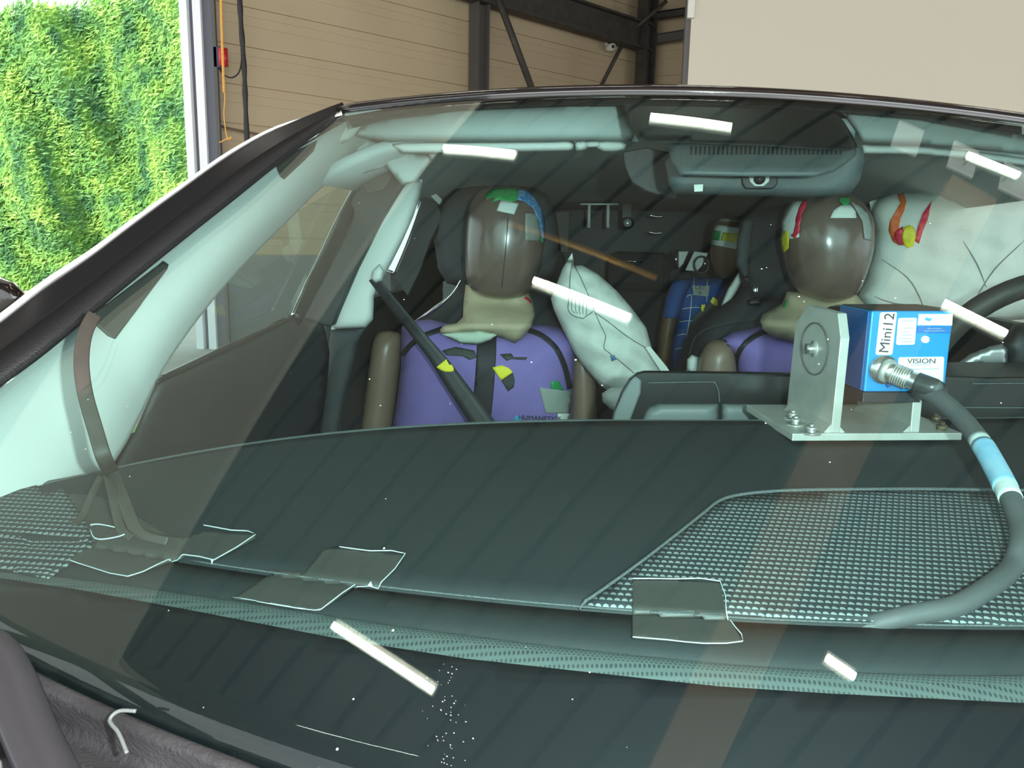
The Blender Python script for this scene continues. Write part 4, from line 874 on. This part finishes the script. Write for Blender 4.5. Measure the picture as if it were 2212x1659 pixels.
# camera housing
vF = .004; u0, h1_ = uh(1877, 674, vF); u1, _ = uh(2056, 675, vF); ub, h0 = uh(1866, 849, vF); hb2 = uh(1866, 872, vF)[1]
u0 = (u0+ub)/2
hs = prism('housing', [(vF, h0), (vF+.085, h0), (vF+.085, h1_), (vF, h1_)], u0, u1, 'case_blue', oc, bevel=.002)
prism('housing_top', [(vF+.001, h1_), (vF+.085, h1_), (vF+.082, h1_+.002), (vF+.004, h1_+.002)], u0+.001, u1-.001, 'case_black', oc, bevel=.0005)
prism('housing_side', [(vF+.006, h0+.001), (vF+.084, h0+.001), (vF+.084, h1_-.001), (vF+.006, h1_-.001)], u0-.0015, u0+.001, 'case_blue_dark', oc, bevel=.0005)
prism('mount_plate', [(vF-.001, hb2), (vF+.08, hb2), (vF+.08, h0-.0005), (vF-.001, h0-.0005)], u0-.001, uB1-.004, 'case_black', oc, bevel=.001)
def face(name, poly, m, parent=hs, t=.0006, off=.0008, rr=0):
    pts = [uh(px, py, vF) for px, py in poly]; return prism(name, pts, vF-off-t, vF-off+.0006, m, parent, 'v', 0)
def rrect(x0, y0, x1, y1, dx0=0, r=4):
    """slanted rounded label corners; dx0 shifts the bottom edge"""
    P = []
    for cx, cy, a0 in ((x0+r, y0+r, 180), (x1-r, y0+r, 270), (x1-r, y1-r, 0), (x0+r, y1-r, 90)):
        for k in range(4): a = math.radians(a0+k*30); x = cx+r*math.cos(a); y = cy+r*math.sin(a); P.append((x+dx0*(y-y0)/(y1-y0), y))
    return P
l1 = face('number_label', rrect(1896, 677, 1932, 769, -9), 'label_white'); l2 = face('data_label', rrect(1935, 690, 1975, 748, -4), 'label_white')
l3 = face('maker_label', [(1979, 682), (2052, 683), (2051, 708), (1977, 706)], 'label_white'); l5 = face('blue_label', [(1977, 709), (2050, 710), (2048, 725), (1976, 723)], 'label_blue')
l4 = face('vision_label', rrect(1937, 775, 2035, 832, -2), 'label_white')
def ftxt(s, px, py, size, par, rot=0, m='ink', xs=1.0):
    u_, h_ = uh(px, py, vF); o_ = br_pt(u_, vF-.0018, h_); x = ex*math.cos(rot)+ez*math.sin(rot); y = -ex*math.sin(rot)+ez*math.cos(rot)
    return text('lettering', s, size, m, par, o_, x, y, .0002, xs=xs)
ftxt('Mini12', 1911, 722, .0175, l1, math.pi/2-.06, xs=1.05); ftxt('VISION', 1986, 784, .0085, l4, xs=1.35); ftxt('e-mobility imaging', 1985, 791, .0022, l4, xs=1.2) if False else None
for k, (x, y, wd) in enumerate([(1955, 697, 24), (1958, 712, 20), (1950, 720, 12), (1953, 727, 20), (1951, 735, 26), (1953, 742, 22)]): face('print_line', [(x-wd/2, y-1), (x+wd/2, y-1), (x+wd/2, y+.6), (x-wd/2, y+.6)], 'ink_grey', l2, off=.0016, t=.0002)
for x, y, wd in ((1985, 792, 44), (1990, 801, 64), (2013, 714, 30), (2013, 719, 44)): face('print_line', [(x-wd/2, y-.8), (x+wd/2, y-.8), (x+wd/2, y+.5), (x-wd/2, y+.5)], 'ink_grey', l4 if y > 730 else l5, off=.0016, t=.0002)
face('swirl_emblem', [(1991, 694), (1996, 689), (2001, 692), (2008, 691), (2003, 698), (1997, 697)], 'ink_cyan', l3, off=.0016, t=.0002)
ul, hl_ = uh(1993, 737, vF); tube('status_light', [br_pt(ul, vF, hl_), br_pt(ul, vF-.004, hl_)], .0042, 'led', hs, sub=1, n=16)
uc, hcn = uh(1903, 800, vF)
def bp_(u, v, h): return br_pt(u, v, h)
k0 = bp_(uc, vF, hcn); kd = ex*.62-ey*.55-ez*.25; kd /= np.linalg.norm(kd)
cnx = tube('connector_flange', [k0, k0-ey*.006], .0175, 'bolt_steel', oc, sub=1, n=28)
tube('connector_nut', [k0-ey*.005, k0-ey*.007+kd*.006], .0150, 'aluminium', cnx, sub=1, n=24)
k1 = k0-ey*.006
tube('connector_barrel', [k1, k1+kd*.010, k1+kd*.012, k1+kd*.030, k1+kd*.031, k1+kd*.045], lambda t: .0125 if t < .25 else (.0118 if t < .7 else .0105), 'bolt_steel', cnx, sub=2, n=24)
for k in range(7): tube('grip_ring', [k1+kd*(.011+k*.0028), k1+kd*(.0122+k*.0028)], .0128, 'aluminium', cnx, sub=1, n=24)
face('small_latch', [(1909, 831), (1918, 829), (1921, 834), (1912, 839)], 'case_blue_dark', hs, t=.004)
# lens rim seen behind the left cheek
lr = []
for q in np.linspace(math.pi*.0, math.pi*1.3, 20): lr.append(PY(1800+62*math.cos(q), 738-88*math.sin(q), 1.22))
lu, lh = uh(1822, 748, .12)
lens = tube('lens_hood', [br_pt(lu, .086, lh), br_pt(lu, .135, lh), br_pt(lu, .136, lh)], .055, 'hood_brown', oc, sub=1, n=36)
for p_ in lens.data.polygons:
    if len(p_.vertices) > 4: p_.use_smooth = False
bev(lens, .002)
# cable: boot, blue sleeve and its run down to the grille
cp = [k1+kd*.04, k1+kd*.062, PY(1985, 835, .985), PY(2030, 862, .955), PY(2078, 905, .915), PY(2118, 955, .87), PY(2150, 1010, .82), PY(2180, 1070, .77)]
cq = cp+[PY(2203, 1130, .735), PY(2204, 1180, .705), PY(2184, 1228, .685), hitf(2130, 1295, D)+ez*.010, hitf(2060, 1330, D)+ez*.008, hitf(1975, 1338, D)+ez*.004, hitf(1910, 1338, D)-ez*.002, hitf(1840, 1332, D)-ez*.012]
cab = tube('camera_cable', cq, lambda t: .0115-.0038*t, 'cable_rubber', None, n=18, sub=8); tag(cab, 'thick grey cable curving from the blue camera down to the speaker grille', 'cable')
tube('cable_boot', [k1+kd*.038, k1+kd*.06, cq[2], (cq[2]+cq[3])/2], lambda t: .0125, 'cable_sleeve', cab, n=18, sub=6)
S_ = spline(cq, 8)
def seg(i, j, r, m, n): tube(n, S_[i:j], r, m, cab, n=18, sub=1)
ks = [min(range(len(S_)), key=lambda i: abs(np.dot(S_[i]-C, up)/np.dot(S_[i]-C, fwd)*-F+829.5-y)) for y in (948, 960, 1056, 1074)]
seg(ks[0], ks[3]+1, .0106, 'cable_tape_white', 'white_sleeve'); seg(ks[1], ks[2]+1, .0111, 'cable_tape_blue', 'blue_sleeve')

# ================================================================== tape, strap and small things
def tape(poly, targets, m, label, **k):
    o = decal('adhesive_tape', poly, targets, m, None, off=k.pop('off', .0016), t=.0008, **k)
    if o: tag(o, label, 'tape')
    return o
tape([(205, 672), (232, 656), (343, 573), (352, 565), (364, 573), (362, 582), (248, 733), (232, 727), (208, 705)], [apt], 'tape_dark', 'large dark tape patch high on the pale windshield pillar where the strap ends')
tape([(595, 360), (640, 325), (655, 318), (684, 303), (676, 326), (650, 352), (612, 388), (604, 382)], [apt], 'tape_dark', 'smaller dark tape patch near the top of the pale windshield pillar')
DT = [dash, strip, lipo]
def taped(poly, edge, label, m='tape_dash', extra=None):
    o = tape(poly, DT, m, label)
    for e in edge: line_decal('frayed_edge', e, 1.7, DT, 'tape_edge', o, off=.0030, t=.0006, sub=2, step=5)
    return o
taped([(110, 1252), (150, 1215), (250, 1140), (395, 1165), (440, 1150), (555, 1158), (552, 1166), (462, 1215), (400, 1204), (277, 1251), (150, 1216)][1:10], [[(152, 1216), (200, 1232), (277, 1251), (340, 1226), (398, 1204), (462, 1216)], [(440, 1140), (500, 1151), (553, 1160), (462, 1216)]], 'dark tape patch on the dashboard at the foot of the strap')
taped([(502, 1297), (600, 1235), (660, 1240), (700, 1190), (722, 1184), (876, 1202), (820, 1268), (775, 1264), (708, 1312), (690, 1324), (600, 1312), (540, 1302)], [[(502, 1297), (540, 1303), (600, 1314), (680, 1325), (708, 1312), (775, 1264), (820, 1268)], [(733, 1187), (800, 1196), (876, 1202), (820, 1268)]], 'dark tape patch on the dashboard with a white frayed edge, left of the centre')
taped([(1366, 1256), (1460, 1256), (1555, 1262), (1568, 1330), (1604, 1392), (1520, 1396), (1440, 1388), (1366, 1382)], [[(1366, 1256), (1460, 1257), (1555, 1262), (1568, 1328), (1586, 1360), (1604, 1392), (1520, 1397), (1440, 1389), (1366, 1383)]], 'dark square tape patch over the front edge of the right speaker grille')
wt = [decal('adhesive_tape', [(715, 244), (738, 240), (742, 256), (720, 261)], [ws], 'tape_white', None, off=.006, t=.001, step=5)]
tag(wt[0], 'small white tape scrap at the top left corner of the windshield', 'tape')
sp_ = [PX(205, 678, -.70), PX(184, 720, -.69), PX(176, 780, -.675), PX(184, 850, -.66), PX(205, 925, -.64), PX(225, 990, -.625), hitf(246, 1062, D)+ez*.02]
def ribbon(name, pts, wd, t, m):
    P = spline(pts, 8); A = []; k = len(P)
    for i, p in enumerate(P):
        d = P[min(i+1, k-1)]-P[max(i-1, 0)]; d /= np.linalg.norm(d); v = (p-C)/np.linalg.norm(p-C); s = np.cross(d, v); s /= np.linalg.norm(s)
        A.append([p+s*wd/2*a-v*b for a, b in ((-1, 0), (-.8, t), (.8, t), (1, 0), (.8, -t), (-.8, -t))])
    return grid(name, A, m, None, closed=True, caps=True)
tag(ribbon('flat_strap', sp_, .0145, .0012, 'tape_dark'), 'flat grey strap hanging from the pillar tape down to the dashboard', 'strap')
for k, (a, b, wd) in enumerate([((246, 1055), (300, 1160), .012), ((236, 1060), (262, 1150), .009), ((222, 1064), (180, 1120), .007)]):
    p0 = hitf(*a, D)+ez*.018; p1 = hitf((a[0]*.6+b[0]*.4), (a[1]*.5+b[1]*.5), D)+ez*.016; p2 = hitf(*b, D)+ez*.004; p3 = hitf(b[0]+60-40*k, b[1]+20, D)+ez*.003
    tag(ribbon('strap_end', [p0, p1, p2, p3], wd, .001, 'tape_dark'), ['widest', 'middle', 'leftmost narrow'][k]+' loose strap end fanned out on the dashboard', 'strap')
gl_ = decal('glue_film', [(125, 1072), (160, 1068), (220, 1075), (380, 1165), (350, 1180), (300, 1165), (200, 1172), (195, 1150), (160, 1110)], DT, 'tape_dash', None, off=.001, t=.0006)
tag(gl_, 'crumpled film with a white frayed loop under the strap ends', 'film')
line_decal('frayed_edge', [(196, 1140), (215, 1138), (260, 1148), (270, 1160), (230, 1170), (205, 1168), (196, 1150)], 2.4, DT, 'tape_edge', gl_, off=.003, t=.0006, sub=3, step=5)

# shade in the side airbag's folds, drawn as dark lines
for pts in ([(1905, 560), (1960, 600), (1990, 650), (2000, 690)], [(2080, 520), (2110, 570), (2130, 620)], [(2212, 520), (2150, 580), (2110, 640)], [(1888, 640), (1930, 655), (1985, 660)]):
    line_decal('crease_shade', pts, 2.2, [sb], 'airbag_line', sb, off=.0008, t=.0006, step=6, taper=lambda t: .3+math.sin(math.pi*t))
# droplets low on the pane
V = []; Fc = []
for _ in range(60):
    px = 985-35*rng.random()+40*rng.normal()*.5; py = 1440+225*rng.random(); p = hitf(px, py); n = GN(p[0], p[1]); p = p+n*.0046; r = rng.uniform(.0002, .0006)
    a = np.cross(n, (1, 0, 0)); a /= np.linalg.norm(a); b = np.cross(n, a); k = len(V)
    V += [p+r*(a*math.cos(q)+b*math.sin(q)) for q in np.linspace(0, 6.283, 9)[:-1]]+[p+n*r*.5+r*.6*(a*math.cos(q)+b*math.sin(q)) for q in np.linspace(0, 6.283, 9)[:-1]]+[p+n*r*.7]
    for i in range(8): j = (i+1) % 8; Fc += [(k+i, k+j, k+8+j, k+8+i), (k+8+i, k+8+j, k+16)]
tag(obj('water_droplets', V, Fc, 'chrome', None), 'fine droplets low on the windshield at the bottom centre', 'droplets', kind='stuff')
# ================================================================== outside parts of the car: cowl, wiper, mirror, bonnet
def gp(px, py, h=0):
    p = hitf(px, py); return p+GN(p[0], p[1])*h
e_px = spline([(-140, 1350), (0, 1420), (160, 1500), (350, 1585), (540, 1659), (760, 1745), (1106, 1800)], 5)
cwl = []
for h, dy in ((.004, -6), (.009, 0), (.011, 12), (.008, 34), (-.010, 52), (-.014, 90), (.0, 120), (-.03, 260), (-.08, 420)):
    cwl.append([gp(p[0]-dy*.35, p[1]+dy, h) for p in e_px])
solid(grid('cowl', cwl, 'cowl', car), .003)
wp = [gp(-160, 1420, .045), gp(-40, 1432, .045), gp(50, 1462, .045), gp(92, 1520, .042), gp(140, 1640, .04), gp(200, 1760, .04)]
wa = tube('wiper_arm', wp, .0155, 'wiper_metal', car, n=12, sub=6, flat=.45)
tube('wiper_inner_body', [gp(-140, 1560, .02), gp(-20, 1580, .02), gp(60, 1700, .02)], .022, 'panel_black', wa, n=12, flat=.6)  # black inner part of the wiper
tube('washer_hose', [gp(318, 1560, .016), gp(285, 1563, .018), gp(266, 1583, .018), gp(285, 1610, .018), gp(300, 1650, .016)], .0013, 'screen_grey', car, n=8)
sm = pillow('side_mirror', [(-160, 590), (-60, 585), (0, 596), (30, 608), (52, 630), (62, 652), (40, 672), (0, 700), (-160, 720)], 1.35, .05, 'car_paint', car, step=12, soft=30)
bon = []
for j in range(9):
    r = []
    for i in range(31):
        s = -1+2*i/30; x = s*.80; y0 = ybot(x)-.10; y = y0-1.05*(j/8); r.append(np.array([x, y, .88-.16*(j/8)**1.6-.10*abs(s)**3]))
    bon.append(r)
solid(grid('bonnet', bon, 'car_paint', car), .02)

for base, g in (('tube_lamp', 'tube lamps under the hall roof'), ('adhesive_tape', 'tape patches on pillar, dashboard and glass'), ('strap_end', 'loose strap ends on the dashboard'),
                ('crash_test_dummy', 'crash test dummies seated in the car'), ('metal_clip', 'shiny clips in the tail of the car'), ('diagonal_brace', 'diagonal braces of the hall frame'), ('steel_beam', 'steel beams of the hall frame'), ('steel_column', 'steel columns of the hall frame')):
    for o in bpy.data.objects:
        if o.parent is None and o.name.split('.')[0] == base: o['group'] = g
